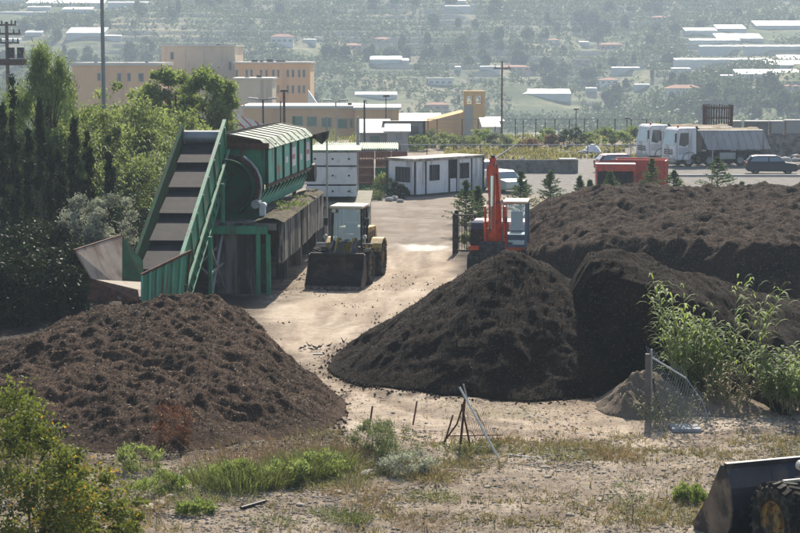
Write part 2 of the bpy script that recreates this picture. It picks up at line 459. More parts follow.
g = npmesh('ground', np.stack([X, Y, Zr], -1).reshape(-1, 3), Q, m, smooth=True,
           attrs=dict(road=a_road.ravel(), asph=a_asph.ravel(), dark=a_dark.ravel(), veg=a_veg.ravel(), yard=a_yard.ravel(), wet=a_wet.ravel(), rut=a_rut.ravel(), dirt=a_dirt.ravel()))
GXY = (X, Y)
tag(g, 'stony dry ground and pale dusty track of the compost yard', 'ground', kind='structure')

# ------------------------------------------------------------------ far hillside
xs = np.linspace(-700, 700, 560); ys = np.concatenate([np.linspace(430, 560, 40), np.linspace(561, 960, 520), np.linspace(963, 1060, 40)])
X, Y, Q = grid(xs, ys); Zh = hz(X, Y)
s_ = 8.0
slope = (hz(X, Y+1.0)-hz(X, Y-1.0))/2
m, nt, out = newmat('hill_soil'); L = nt.links.new
p = nd(nt, 'ShaderNodeBsdfPrincipled', Roughness=.95); p.inputs['Specular IOR Level'].default_value = .1
tc = nd(nt, 'ShaderNodeTexCoord')
c1 = ramp(noise(.018, 9, .62, (1, 1.6, 1)), [(.36, (.055, .08, .04)), (.48, (.10, .13, .065)), (.58, (.22, .21, .13)), (.68, (.38, .33, .22))])
c1 = mixc(.7, c1, ramp(noise(.25, 6, .7), [(.35, (.55, .6, .5)), (.6, (1.2, 1.15, 1.1))]), 'MULTIPLY')
c1 = mixc(mth('MULTIPLY', attr('bank'), .8), c1, (.46, .41, .30))
L(c1, p.inputs['Base Color']); L(p.outputs[0], out.inputs[0])
hl = npmesh('hillside', np.stack([X, Y, Zh], -1).reshape(-1, 3), Q, m, smooth=True, attrs=dict(bank=ss(.38, .8, slope).ravel()))
tag(hl, 'hazy terraced hillside with fields and scrub beyond the valley', 'hill', kind='structure')

# ------------------------------------------------------------------ compost heaps
def heap(name, label, x0, x1, y0, y1, step, fn, mt, group=None, seed=0, fine=.10, nchip=26000, rough=.16, lump=.5, cat='compost heap'):
    xs = np.arange(x0, x1, step); ys = np.arange(y0, y1, step); X, Y, Q = grid(xs, ys)
    h = fn(X, Y)
    body = ss(-.02, .5, h)
    n = (fbm(X/1.9, Y/1.9, 4, seed)-.5)*lump + (fbm(X/.55, Y/.55, 4, seed+5, .6)-.5)*rough*1.8 + (fbm(X/.16, Y/.16, 3, seed+9, .65)-.5)*rough*.8
    rid = 1-np.abs(fbm(X/1.1, Y/1.4, 4, seed+14)-.5)*4
    n = n+(fbm(X/.30+Y/.9, Y/.30, 3, seed+31, .6)-.5)*fine*2+(1-np.abs(vn(X/.42+Y/1.3, Y/.36, seed+40)-.5)*2)*fine*.8
    z = h+body*(n+(rid-.5)*rough*.9)+ (vn(X*11, Y*11, seed)-.5)*.03
    gh = hz(X, Y)+ground_relief(X, Y)
    z = np.where(h > 0.0, gh+np.maximum(z, -.15), gh-.2+np.maximum(h, -.5))
    q = Q[(h.ravel()[Q].max(1) > -.25)]
    used = np.unique(q); mp = np.full(X.size, -1); mp[used] = np.arange(len(used))
    cx, cy_ = (x0+x1)/2, (y0+y1)/2
    V = np.stack([X.ravel()[used]-cx, Y.ravel()[used]-cy_, z.ravel()[used]], -1)
    o = npmesh(name, V, mp[q], mt, smooth=False, loc=(cx, cy_, 0))
    tag(o, label, cat, group)
    # loose fibres and chips lying on it: a part
    sel = rng.choice(len(V), min(len(V), nchip), replace=False); P = V[sel]+np.array([0, 0, .015])+rng.normal(size=(len(sel), 3))*step*.3*np.array([1, 1, .1])
    hh = h.ravel()[used][sel]; P = P[hh > .12]
    A = unit(rng.normal(size=(len(P), 3))*np.array([1, 1, .45])); szz = .02+.07*rng.random(len(P))**3
    Vq, Qq = leafquads(P, A, szz, szz*.4, rng)
    return o, (Vq, Qq, np.repeat(rng.random(len(P))**2, 4))
M_chip = leafmat('compost_chips', (.04, .026, .018), (.42, .32, .24), trans=0.0, rough=.8)
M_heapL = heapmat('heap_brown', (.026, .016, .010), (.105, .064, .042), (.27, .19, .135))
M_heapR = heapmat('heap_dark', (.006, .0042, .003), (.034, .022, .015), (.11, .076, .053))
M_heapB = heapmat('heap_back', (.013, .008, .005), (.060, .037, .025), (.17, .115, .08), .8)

def hL(X, Y):
    H = np.interp(X, [-19, -16, -10.8, -9.8, -8.4, -7, -5.7, -5.1, -4.3, -3.6, -2.7, -1.5, -.9], [-.3, .75, 1.05, 1.45, 1.95, 2.15, 2.2, 2.14, 1.85, 1.4, .78, .10, -.2])
    yr = np.interp(X, [-12, -5, -1.4], [50.5, 50.5, 46.2]); yr = yr+(fbm(X/3, X*0, 2, 3)-.5)*1.5
    wf = np.interp(X, [-12, -5, -1.4], [11.0, 10.4, 2.5]); wb = np.maximum(H*2.2, 1)
    t = np.where(Y < yr, (yr-Y)/wf, (Y-yr)/wb)
    pr = 1-t; pr = pr-.10*np.exp(-(t/.12)**2)+.12*np.sin(np.clip(t, 0, 1)*math.pi)
    return np.where(H > 0, H*pr+.06*ss(0, .5, H)-.03, -1)
heapsL, chL = heap('compost_heap', 'wide low fibrous brown compost heap in front of the green conveyor, left of the track', -19, -.6, 37.5, 58, .055, hL, M_heapL, 'compost heaps', 3, nchip=150000, fine=.10, rough=.15, lump=.42)
def cone(X, Y, cx, cy_, H, rl, rr, rf, rb, p=1.0, rd=.12):
    dx = X-cx; dy = Y-cy_; rx = np.where(dx < 0, rl, rr); ry = np.where(dy < 0, rf, rb)
    r = np.sqrt((dx/rx)**2+(dy/ry)**2); r = np.sqrt(r*r+rd*rd)-rd*.2
    return H*(1-r)+.05
def hA(X, Y):
    a = cone(X, Y, 3.35, 51.6, 3.72, 5.1, 4.5, 5.0, 7.5)
    a2 = cone(X, Y, 1.9, 52.0, 2.45, 3.9, 4, 3.8, 6)
    gul = (fbm((X-3.35)/(np.abs(Y-51.6)+2.5)*3.2+9, Y*0+3, 3, 17)-.5)*.55*ss(.1, 1.6, np.hypot(X-3.35, Y-51.6))
    return np.maximum(a, a2)+gul*ss(0, .6, np.maximum(a, a2))
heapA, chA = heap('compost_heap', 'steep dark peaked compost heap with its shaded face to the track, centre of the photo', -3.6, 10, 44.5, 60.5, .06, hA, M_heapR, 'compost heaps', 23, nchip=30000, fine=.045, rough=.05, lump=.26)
def hB(X, Y):
    H = np.interp(X, [3.6, 4.5, 5.0, 5.35, 5.8, 6.6, 7.7, 8.8, 10, 11.3, 14, 18, 21], [-.2, 1.9, 2.85, 3.4, 3.52, 3.4, 3.0, 2.7, 2.3, 1.95, 1.4, .7, -.3])
    yr = np.interp(X, [4.2, 4.8, 5.4, 6.2, 7.5, 9, 11, 20], [53.2, 51.6, 50.7, 50.2, 50.2, 51.3, 52.5, 55])+(fbm(X/1.1, Y/6, 3, 5)-.5)*2.0
    wb = 6.0; d = yr-Y
    cap = np.interp(X, [4, 5, 8, 10.5], [.7, 1.3, 1.7, 1.6]); steep = np.interp(X, [4, 8, 9.6, 12], [1.9, 1.7, .42, .32])
    front = H-.30*np.clip(d, 0, cap)-steep*np.maximum(d-cap, 0)+ss(.3, 2.5, d)*(fbm(X/.9, Y/2.2, 3, 15)-.5)*.9
    front = front-.18*np.exp(-((d-cap)/.45)**2)
    return np.where(H <= 0, -1, np.where(d > 0, front, H*(1+d/wb))+.03)
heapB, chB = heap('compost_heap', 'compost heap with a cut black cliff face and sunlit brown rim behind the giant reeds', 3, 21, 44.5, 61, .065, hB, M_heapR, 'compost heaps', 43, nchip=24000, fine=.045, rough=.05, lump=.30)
def hC(X, Y):
    H = np.interp(X, [3.6, 4.9, 6.1, 7.5, 9.3, 11.2, 14, 18.7, 24, 30, 36], [-.3, .6, 1.65, 2.4, 2.8, 2.9, 2.82, 2.88, 2.75, 2.4, -.2])
    yr = 84+(fbm(X/5, X*0, 2, 8)-.5)*2
    wf = np.interp(X, [4, 6, 8, 10.5, 14, 30], [3, 11, 15, 16.5, 19, 21])+(fbm(X/2.5, X*0, 3, 18)-.5)*3.5; wb = 5.5
    d = yr-Y; t = d/wf
    f = H*(1-.30*np.clip(t, 0, 1))-.85*np.maximum(d-wf, 0)
    return np.where(H <= 0, -1, np.where(d > 0, f, H*(1+d/wb))+.03+(d > 0)*ss(.1, .5, t)*(1-ss(.7, .98, t))*(fbm(X/4, Y/4, 3, 4)-.5)*1.1)
heapC, chC = heap('compost_heap', 'long broad brown compost heap at the back right, below the young conifers', 3, 37, 59, 91, .11, hC, M_heapB, 'compost heaps', 63, nchip=90000, fine=.13, rough=.16, lump=.5)
M_chipd = leafmat('dark_chips', (.02, .015, .011), (.11, .08, .06), trans=0.0, rough=.85)
for o, (v, q, t) in ((heapsL, chL), (heapA, chA), (heapB, chB), (heapC, chC)):
    c = npmesh('loose_fibres', v, q, M_chipd if o in (heapA, heapB) else M_chip, o, tint=t); c['kind'] = 'stuff'
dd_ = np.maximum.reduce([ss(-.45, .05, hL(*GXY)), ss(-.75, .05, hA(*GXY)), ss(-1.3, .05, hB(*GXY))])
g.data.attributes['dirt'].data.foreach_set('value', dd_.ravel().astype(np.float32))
M_pale = heapmat('pale_soil', (.15, .115, .085), (.33, .265, .20), (.44, .37, .29), .8)
def hD(X, Y):
    a = cone(X, Y, 6.25, 45.6, .92, 1.15, 1.1, 1.3, 1.8, rd=.3); b_ = cone(X, Y, 7.3, 45.6, .40, 1.4, 2.0, 1.1, 1.6, rd=.3)
    return np.maximum(a, b_)
heapD, _ = heap('earth_mound', 'small pale crusted earth mound beside the rusty fence post', 3.8, 10.5, 42.5, 49, .045, hD, M_pale, None, 83, rough=.22, lump=.5, cat='earth mound')

# ------------------------------------------------------------------ common materials
M_green = mat('green_paint', (.03, .22, .12), .45, var=.2, scale=2, dirt=(.07, .055, .04), dirt_amt=.35, dscale=3, streak=True)
M_green2 = mat('pale_green_paint', (.15, .46, .35), .5, var=.15, scale=1.5, dirt=(.12, .10, .07), dirt_amt=.25, dscale=2.5, streak=True)
M_dkgreen = mat('dark_green_paint', (.012, .06, .032), .8, spec=.05, var=.3, scale=2, dirt=(.035, .03, .022), dirt_amt=.4, dscale=3)
M_rust = mat('rust', (.11, .05, .03), .85, var=.4, scale=5, dirt=(.05, .03, .025), dirt_amt=.5, dscale=6)
M_steel = mat('worn_steel', (.19, .16, .14), .5, .5, var=.3, scale=3, dirt=(.13, .08, .05), dirt_amt=.5, dscale=2, streak=True)
M_grey = mat('grey_metal', (.32, .33, .33), .45, .3, var=.15, scale=3)
M_dark = mat('dark_metal', (.03, .03, .032), .55, .3, var=.4, scale=4, dirt=(.09, .075, .06), dirt_amt=.35, dscale=4)
M_black = mat('black_rubber', (.022, .021, .02), .85, var=.4, scale=5, dirt=(.10, .085, .065), dirt_amt=.45, dscale=5)
M_belt = mat('belt_rubber', (.042, .040, .044), .85, var=.3, scale=2, dirt=(.06, .05, .045), dirt_amt=.3, dscale=3)
M_conc = mat('concrete', (.17, .16, .15), .9, var=.2, scale=1.2, dirt=(.04, .036, .03), dirt_amt=.5, dscale=1.6, streak=True, bump=.3)
M_conc2 = mat('stained_concrete', (.32, .30, .27), .9, var=.2, scale=1.5, dirt=(.022, .018, .015), dirt_amt=.72, dscale=2.6, streak=True, bump=.3)
M_white = mat('white_paint', (.72, .73, .74), .5, var=.06, scale=2, dirt=(.42, .40, .37), dirt_amt=.3, dscale=2, streak=True)
M_whitep = mat('white_panel', (.80, .80, .79), .5, var=.05, scale=2, dirt=(.5, .5, .47), dirt_amt=.25, dscale=2.5)
M_yel = mat('yellow_paint', (.50, .33, .09), .55, var=.2, scale=3, dirt=(.12, .09, .06), dirt_amt=.45, dscale=3)
M_red = mat('red_paint', (.55, .05, .025), .4, var=.2, scale=3, dirt=(.14, .05, .035), dirt_amt=.35, dscale=3)
M_orange = mat('orange_red_paint', (.68, .085, .03), .4, var=.15, scale=3, dirt=(.16, .06, .04), dirt_amt=.3, dscale=4)
M_glass = glass('dark_glass'); M_glassl = glass('sky_glass', (.16, .22, .26), .15)
M_soilm = mat('mossy_soil', (.10, .075, .05), .95, var=.45, scale=5, dirt=(.04, .05, .02), dirt_amt=.5, dscale=4, bump=.8)
M_lamp = mat('lamp_glass', (.6, .58, .5), .2)
M_wood = mat('weathered_wood', (.20, .14, .10), .85, var=.35, scale=4, dirt=(.07, .05, .04), dirt_amt=.4, dscale=5)

# ------------------------------------------------------------------ trommel plant on its concrete deck
DR = math.atan2(.9, 14.5)          # deck runs away, turning slightly right
def deckframe(name, label, cat):
    return empty(name, label, cat, (-4.42, 67.6, 0), -DR)
# local frame: x to the right (0 = right edge), y away, z up
dk = deckframe('concrete_deck', 'raised concrete deck with black streaked side fascia, carrying the green trommel machine', 'deck')
b = MB()
b.b2((-4.6, 0.0, 2.45), (-.24, 14.5, 2.72)); b.build('slab', M_conc, dk, bevel=.02)
for i in range(14):
    b = MB(); y0 = .02+i*1.035; dz = random.uniform(-.03, .03); b.b2((-.17, y0, 1.22+dz), (0+random.uniform(-.02, .02), y0+1.01, 2.78+dz)); b.build('fascia_panel', M_conc2, dk, bevel=.01)
for x0, x1 in ((-2.55, -1.15), (-4.4, -3.6)):
    b = MB(); b.b2((x0, .15, -.1), (x1, .55, 2.44)); b.build('front_pier', M_conc, dk, bevel=.02)
for y in (4.8, 9.6, 14.1):
    b = MB(); b.b2((-.9, y, -.1), (-.45, y+.4, 2.44)); b.build('column', M_conc, dk)
b = MB(); b.b2((-4.6, 1.0, -.1), (-4.3, 14.2, 2.44)); b.build('side_wall', M_conc, dk)  # run full length to shut light out from under the deck
b = MB(); b.b2((-4.6, 14.21, -.1), (-.3, 14.5, 2.44)); b.build('rear_light_block', M_conc, dk)  # added to close the bright gap and keep the under-deck dark
b = MB(); b.b2((-2.7, -.2, 2.32), (-.55, -.02, 2.62)); b.build('green_beam', M_green, dk)
for x in (-2.75, -1.0, -.62):
    b = MB(); b.b2((x, -.18, -.1), (x+.16 if x > -2.7 else x+.12, -.03, 2.31)); b.build('green_post', M_green, dk)
b = MB(); b.b2((-.85, -.1, .1), (-.64, -.02, 1.95)); b.build('green_panel', M_dkgreen, dk)
# dirt bank on deck
xs = np.linspace(-1.15, .06, 16); ys = np.linspace(-.1, 14.6, 150); X, Y, Q = grid(xs, ys)
Z = 2.76+np.maximum(0, .16*np.sin((X+1.15)/1.21*math.pi))*(.6+.8*fbm(X*2, Y*1.2, 4, 5))+(fbm(X*5, Y*5, 3, 6)-.5)*.12
o = npmesh('soil_layer', np.stack([X, Y, Z], -1).reshape(-1, 3), Q, M_soilm, dk); o['kind'] = 'stuff'

tr = deckframe('trommel_screen', 'green trommel screening machine with ribbed white roof on the concrete deck', 'machine')
tr.rotation_euler.z -= R(2.6); tr.location.x -= .28
HX0, HX1 = -3.5, -.85; HY0, HY1 = 3.0, 14.2; ZE = 5.5; ZB = 3.95
b = MB(); b.b2((HX0, HY0+.06, ZB), (HX1-.06, HY1, ZE)); b.build('housing', M_green, tr)
npan = 6; pw = (HY1-HY0)/npan
for i in range(npan):
    b = MB(); b.b2((HX1-.058, HY0+i*pw+.09, ZB+.03), (HX1-.02, HY0+(i+1)*pw-.09, ZE-.06)); o = b.build('side_panel', M_green2, tr)
for i in range(npan+1):
    b = MB(); b.b2((HX1-.06, HY0+i*pw-.05, ZB), (HX1+.05, HY0+i*pw+.05, ZE)); b.build('rib', M_dkgreen, tr)
b = MB(); b.b2((HX1-.06, HY0-.05, ZB-.10), (HX1+.05, HY1+.05, ZB-.003)); b.build('side_rail', M_rust, tr)
# stickers
for (i, y0, y1, z0, z1, mt) in ((3, .25, 1.4, .35, 1.15, 'w'), (5, .3, 1.5, .35, 1.2, 'w'), (2, .7, 1.3, .6, .85, 'w'), (1, .75, 1.15, .3, .6, 'r'), (4, .7, 1.2, .5, .75, 'w')):
    b = MB(); b.b2((HX1-.019, HY0+i*pw+y0, ZB+z0), (HX1-.011, HY0+i*pw+y1, ZB+z1))
    s_ = b.build('notice', M_white if mt == 'w' else M_red, tr)
    if z1-z0 > .5:
        b = MB(); b.b2((HX1-.010, HY0+i*pw+y0+.2, ZB+z0+.3), (HX1-.006, HY0+i*pw+y1-.25, ZB+z0+.5)); b.build('pink_mark', mat('faded_pink', (.5, .2, .22), .6), s_)
# sloping skirt below
b = MB(); b.prism([(HX1-.02, ZB-.12), (HX1-.08, ZB-.12), (HX1-.50, 2.98), (HX1-.44, 2.98)], HY0, HY1); b.build('sloping_skirt', M_green2, tr)
for i in range(13):
    y = HY0+.1+i*(HY1-HY0-.2)/12; b = MB(); b.bar((HX1+.02, y, ZB-.14), (HX1-.60, y, 2.97), .09, .09); b.build('skirt_rib', M_dkgreen, tr)
# roof: shallow arch, white sheets between ribs
for i in range(9):
    y0 = HY0-.1+i*(HY1-HY0+.2)/9; y1 = y0+(HY1-HY0+.2)/9-.13
    b = MB(); b.strip([(HX1+.12, ZE-.12), (HX1-.25, ZE+.20), (-2.3, ZE+.42), (HX0+.2, ZE+.30), (HX0-.1, ZE-.05)], .04, y0, y1); b.build('roof_sheet', mat('mossy_white_sheet', (.32, .39, .30), .7, var=.2, dirt=(.09, .09, .07), dirt_amt=.4, dscale=1.8), tr)
for i in range(10):
    y0 = HY0-.19+i*(HY1-HY0+.2)/9
    b = MB(); b.strip([(HX1+.15, ZE-.13), (HX1-.25, ZE+.235), (-2.3, ZE+.46), (HX0+.2, ZE+.34), (HX0-.1, ZE-.03)], .05, y0, y0+.10); b.build('roof_rib', M_dark, tr)
for yg in (HY0, HY1-.06): b = MB(); b.prism([(HX0, ZE-.15), (HX1, ZE-.15), (HX1-.25, ZE+.16), (-2.3, ZE+.38), (HX0+.2, ZE+.26)], yg, yg+.06); b.build('roof_gable', M_rust, tr)
b = MB(); b.b2((HX1-1.7, HY0-.25, ZE-.14), (HX1+.1, HY0-.02, ZE+.10)); b.build('torn_canopy', M_rust, tr)
# drum with ring, open end
cx, cz = -2.2, 3.95
b = MB(); b.lathe([(0, .35), (.9, .3), (1.0, .02), (1.05, 0), (1.08, .02), (1.08, 1.7)], (cx, 1.5, cz), 36); b.build('drum', M_dkgreen, tr, smooth=True)
b = MB(); b.lathe([(1.1, .0), (1.24, .0), (1.24, .16), (1.1, .16), (1.1, 0)], (cx, 2.05, cz), 40); b.build('drum_ring', M_rust, tr, smooth=True)
b = MB()
for k in range(7):
    a0 = R(62-k*16); a1 = R(62-(k+1)*16); r0 = 1.32
    b.tube((cx+r0*math.cos(a0), 1.92, cz+r0*math.sin(a0)), (cx+r0*math.cos(a1), 1.92, cz+r0*math.sin(a1)), .05, n=6)
b.build('guard_hoop', M_grey, tr, smooth=True)
b = MB(); b.b2((cx-1.3, 1.5, 2.73), (cx+1.3, 2.6, 2.95)); b.b2((cx+.75, 1.6, 2.95), (cx+1.25, 2.2, 3.35)); b.build('roller_frame', M_dkgreen, tr)
b = MB(); b.tube((cx+1.15, 1.5, 3.30), (cx+1.15, 2.1, 3.30), .17, n=14); b.build('drive_motor', M_grey, tr, smooth=True)
b = MB(); b.tube((cx+1.45, 1.5, 3.25), (cx+1.45, 1.75, 3.25), .12, n=10); b.bar((cx+1.4, 1.7, 2.85), (cx+1.4, 1.7, 3.2), .22); b.build('white_gearbox', M_white, tr, smooth=True)
b = MB(); b.tube((HX1-.25, HY1+.02, 3.7), (HX1+.18, HY1+.02, 3.7), .42, n=16); b.build('discharge_pulley', M_dark, tr, smooth=True)
b = MB(); b.b2((HX1-.05, HY1-.3, ZE-.25), (HX1+.75, HY1+.25, ZE-.2)); b.prism([(HX1+.5, ZE-.5), (HX1+.75, ZE-.2), (HX1+.8, ZE+.1), (HX1, ZE-.1)], HY1-.3, HY1+.2); b.build('tarpaulin_flap', M_black, tr)
b = MB()
for y in (HY0+.2, 6, 10, HY1-.2):
    for x in (HX0+.2, HX1-.85): b = MB(); b.b2((x, y-.08, 2.72), (x+.16, y+.08, ZB)); b.build('support_leg', M_dkgreen, tr)

# weeds on the deck edge
def clump(name, label, cat, loc, r, n, h, spread, leaf, mt, group=None, wid=.18, kind=None, lean=.5, parent=None, stemmat=None):
    th = r.random(n)*2*math.pi; rd = spread*np.sqrt(r.random(n)); hh = h*(.25+.75*r.random(n)**1.3)*(1-.35*rd/spread)
    base = np.stack([rd*np.cos(th), rd*np.sin(th), np.zeros(n)], -1)
    out_ = np.stack([np.cos(th), np.sin(th), np.zeros(n)], -1)*lean*(rd/spread+.25)[:, None]+r.normal(size=(n, 3))*.25*lean
    out_[:, 2] = 0
    P0 = base; P1 = base+np.stack([out_[:, 0]*hh*.5, out_[:, 1]*hh*.5, hh*.62], -1); P2 = base+np.stack([out_[:, 0]*hh*1.25, out_[:, 1]*hh*1.25, hh*.98-.25*np.abs(out_).sum(1)*hh], -1)
    s = np.cross(unit(P1-P0), r.normal(size=(n, 3))); s = unit(s)*leaf/2
    V = np.stack([P0-s*.6, P0+s*.6, P1+s, P1-s, P2+s*.1, P2-s*.1], 1).reshape(-1, 3)
    i = np.arange(n)[:, None]*6; Q = np.concatenate([i+np.array([0, 1, 2, 3]), i+np.array([3, 2, 4, 5])])
    o = npmesh(name, V, Q, mt, parent, tint=np.repeat(r.random(n), 6), loc=loc)
    if label: tag(o, label, cat, group, kind)
    return o
M_grassg = leafmat('grass_green', (.07, .095, .035), (.24, .26, .12), .3, tcol=(1.4, 1.4, .9))
M_grassd = leafmat('grass_dry', (.20, .15, .08), (.38, .30, .18), .25, tcol=(1.2, 1.1, .8))
M_weed = leafmat('weed_leaf', (.05, .09, .025), (.17, .22, .07), .35)
def on_deck(x, y, z): return dk.matrix_basis @ Vector((x, y, z))
for i, (y, lab) in enumerate(((5.2, 'largest weed tuft growing on the soil of the deck edge below the green machine'), (9.3, 'small weed tuft at the far end of the deck edge'), (3.4, 'thin weed tuft nearest the front corner of the deck edge'))):
    p_ = on_deck(-.35, y, 2.95)
    clump('weed_tuft', lab, 'weed', p_, rng, (90, 45, 45)[i], (.45, .25, .2)[i], (.6, .2, .2)[i], .04, M_weed, 'weeds on the deck', lean=1.0)

# ------------------------------------------------------------------ loading conveyor and its hopper
cv = empty('loading_conveyor', 'steep green belt conveyor rising from the steel hopper to the trommel drum', 'conveyor', (-8.0, 59.6, 0), R(-2))
L0 = Vector((-.35, 0, .75)); L1 = Vector((0, 10.6, 5.6)); cdv = (L1-L0).normalized(); cu = Vector((1, 0, 0)).cross(cdv).normalized()
Lc = (L1-L0).length
def cp(x, t, u): return Vector((x, 0, 0))+L0+cdv*t+cu*u
nb = 6
for i in range(nb):
    t0 = i*Lc/nb; t1 = (i+1)*Lc/nb
    b = MB(); vs_ = [cp(-.72, t0, .20), cp(.72, t0, .20), cp(.72, t1, .02), cp(-.72, t1, .02), cp(-.72, t0, .14), cp(.72, t0, .14), cp(.72, t1, -.04), cp(-.72, t1, -.04)]
    b.add(vs_, [(0, 1, 2, 3), (7, 6, 5, 4), (0, 4, 5, 1), (1, 5, 6, 2), (2, 6, 7, 3), (3, 7, 4, 0)])
    b.add([cp(-.71, t0+.01, .138), cp(.71, t0+.01, .138), cp(.71, t0+.01, .0), cp(-.71, t0+.01, .0)], [(3, 2, 1, 0)])
    b.build('belt_flight', M_belt, cv)
for sx, hgt in ((-1, .62), (1, .85)):
    b = MB(); x = sx*.78
    b.add([cp(x, -.4, -.25), cp(x, Lc+.2, -.25), cp(x, Lc+.2, hgt), cp(x, .5, hgt-.05), cp(x, -.4, .5),
           cp(x+sx*.07, -.4, -.25), cp(x+sx*.07, Lc+.2, -.25), cp(x+sx*.07, Lc+.2, hgt), cp(x+sx*.07, .5, hgt-.05), cp(x+sx*.07, -.4, .5)],
          [(4, 3, 2, 1, 0), (5, 6, 7, 8, 9), (0, 1, 6, 5), (1, 2, 7, 6), (2, 3, 8, 7), (3, 4, 9, 8), (4, 0, 5, 9)])
    b.build('side_board', M_green if sx > 0 else M_dkgreen, cv)
    b = MB(); b.bar(cp(x+sx*.05, .3, hgt), cp(x+sx*.05, Lc+.2, hgt+.05), .13, .1); b.build('top_rail', M_green if sx > 0 else M_dkgreen, cv)
    for k in range(9):
        t = .7+k*(Lc-1)/8; b = MB(); b.bar(cp(x+sx*.11, t, -.25), cp(x+sx*.11, t, hgt), .07, .07); b.build('rib', M_dkgreen if sx < 0 else M_green, cv)
# lower truss
b = MB(); x = .95
b.bar(cp(x, -.2, -.3), cp(x, Lc, -.3), .10, .1); b.build('truss_top_chord', M_green, cv)
b = MB(); b.bar(cp(x, 1.5, -1.0), cp(x, Lc, -1.0), .08, .08); b.build('truss_bottom_chord', M_green, cv)
for k in range(13):
    t = 1.4+k*(Lc-2)/13; tt = t+(Lc-2)/26
    b = MB(); b.bar(cp(x, t, -.34), cp(x, tt, -.97), .05, .05); b.bar(cp(x, tt, -.97), cp(x, t+(Lc-2)/13, -.34), .05, .05); b.build('truss_brace', M_green, cv)
for (px_, py_, nm) in ((1.0, 8.4, 0), (-.9, 8.4, 0), (1.0, 4.8, 0), (-.9, 4.8, 0)):
    zt = L0.z+(py_/10.6)*4.85-.4
    b = MB(); b.bar((px_, py_, -.1), (px_, py_, zt), .13, .13); b.build('leg', M_green, cv)
b = MB(); b.bar((1.0, 4.8, 2.2), (1.0, 8.4, .2), .08); b.bar((1.0, 4.8, .2), (1.0, 8.4, 2.4), .08); b.bar((1.0, 8.4, 2.0), (-.9, 8.4, .2), .08); b.bar((-.9, 8.4, 2.0), (1.0, 8.4, .2), .08); b.bar((1.0, 4.8, 1.2), (1.0, 8.4, 1.2), .08)
b.build('leg_bracing', M_grey, cv)
b = MB(); b.tube(cp(-.8, Lc+.15, .2), cp(.8, Lc+.15, .2), .26, n=14); b.build('head_pulley', M_grey, cv, smooth=True)

hp = empty('feed_hopper', 'flared rusty steel feed hopper with green ribbed right side at the foot of the conveyor', 'hopper', (-8.7, 57.9, 0), 0)
def pl(y, p, off=Vector((0, 0, 0))): return p
def slab3(b, pts, th):
    v = [Vector(q) for q in pts]; n = (v[1]-v[0]).cross(v[-1]-v[0]).normalized()*th; k = len(v)
    b.add(v+[q+n for q in v], [tuple(range(k-1, -1, -1)), tuple(range(k, 2*k))]+[(i, (i+1) % k, k+(i+1) % k, k+i) for i in range(k)])
H_ = lambda px, py, Y: (D(px, py, Y)-Vector((-8.7, 57.9, 0)))
M_hop = mat('hopper_steel', (.36, .28, .22), .55, .25, var=.25, scale=1.2, dirt=(.20, .12, .08), dirt_amt=.45, dscale=1.2, streak=True)
b = MB(); slab3(b, [H_(74, 251, 57.5), H_(91, 279, 57.6), H_(121, 290, 58.6), H_(121, 236, 60.2)], .05); b.build('flared_panel', M_hop, hp)
b = MB(); b.bar(H_(74, 251, 57.5), H_(121, 236, 60.2), .10, .10); b.build('panel_rim', M_rust, hp)
b = MB(); slab3(b, [H_(121, 236, 60.25), H_(121, 290, 58.65), H_(143, 287, 59.6), H_(142, 262, 60.4)], .05); b.build('rear_panel', M_dkgreen, hp)
b = MB(); slab3(b, [H_(91, 281, 57.5), H_(120, 300, 56.9), H_(165, 296, 58.0), H_(150, 284, 60)], .06); b.build('hopper_floor', mat('polished_steel', (.20, .165, .13), .7, .0, dirt=(.15, .1, .07), dirt_amt=.3), hp)
b = MB(); slab3(b, [H_(89, 278, 57.4), H_(88, 300, 57.2), H_(140, 302, 56.8), H_(138, 290, 57.2)], .05); b.build('rust_apron', M_rust, hp)
b = MB(); slab3(b, [H_(142, 276, 56.9), H_(190, 252, 58.8), H_(186, 300, 58.8), H_(142, 304, 56.9)], .05); b.build('green_side', M_green, hp)
for k in range(7):
    t = k/6; b = MB(); b.bar(H_(142+48*t, 275-24*t, 56.84+1.9*t), H_(142+44*t, 304-4*t, 56.84+1.9*t), .06, .06); b.build('side_rib', M_green2 if k < 6 else M_rust, hp)
b = MB(); b.bar(H_(141, 275, 56.84), H_(191, 251, 58.75), .08, .08); b.build('side_rim', M_rust, hp)
for px_ in (88, 144, 186):
    b = MB(); q = H_(px_, 300, 57.3); b.bar((q.x, q.y, -.1), (q.x, q.y, q.z+.5), .08); b.build('leg', M_dkgreen, hp)

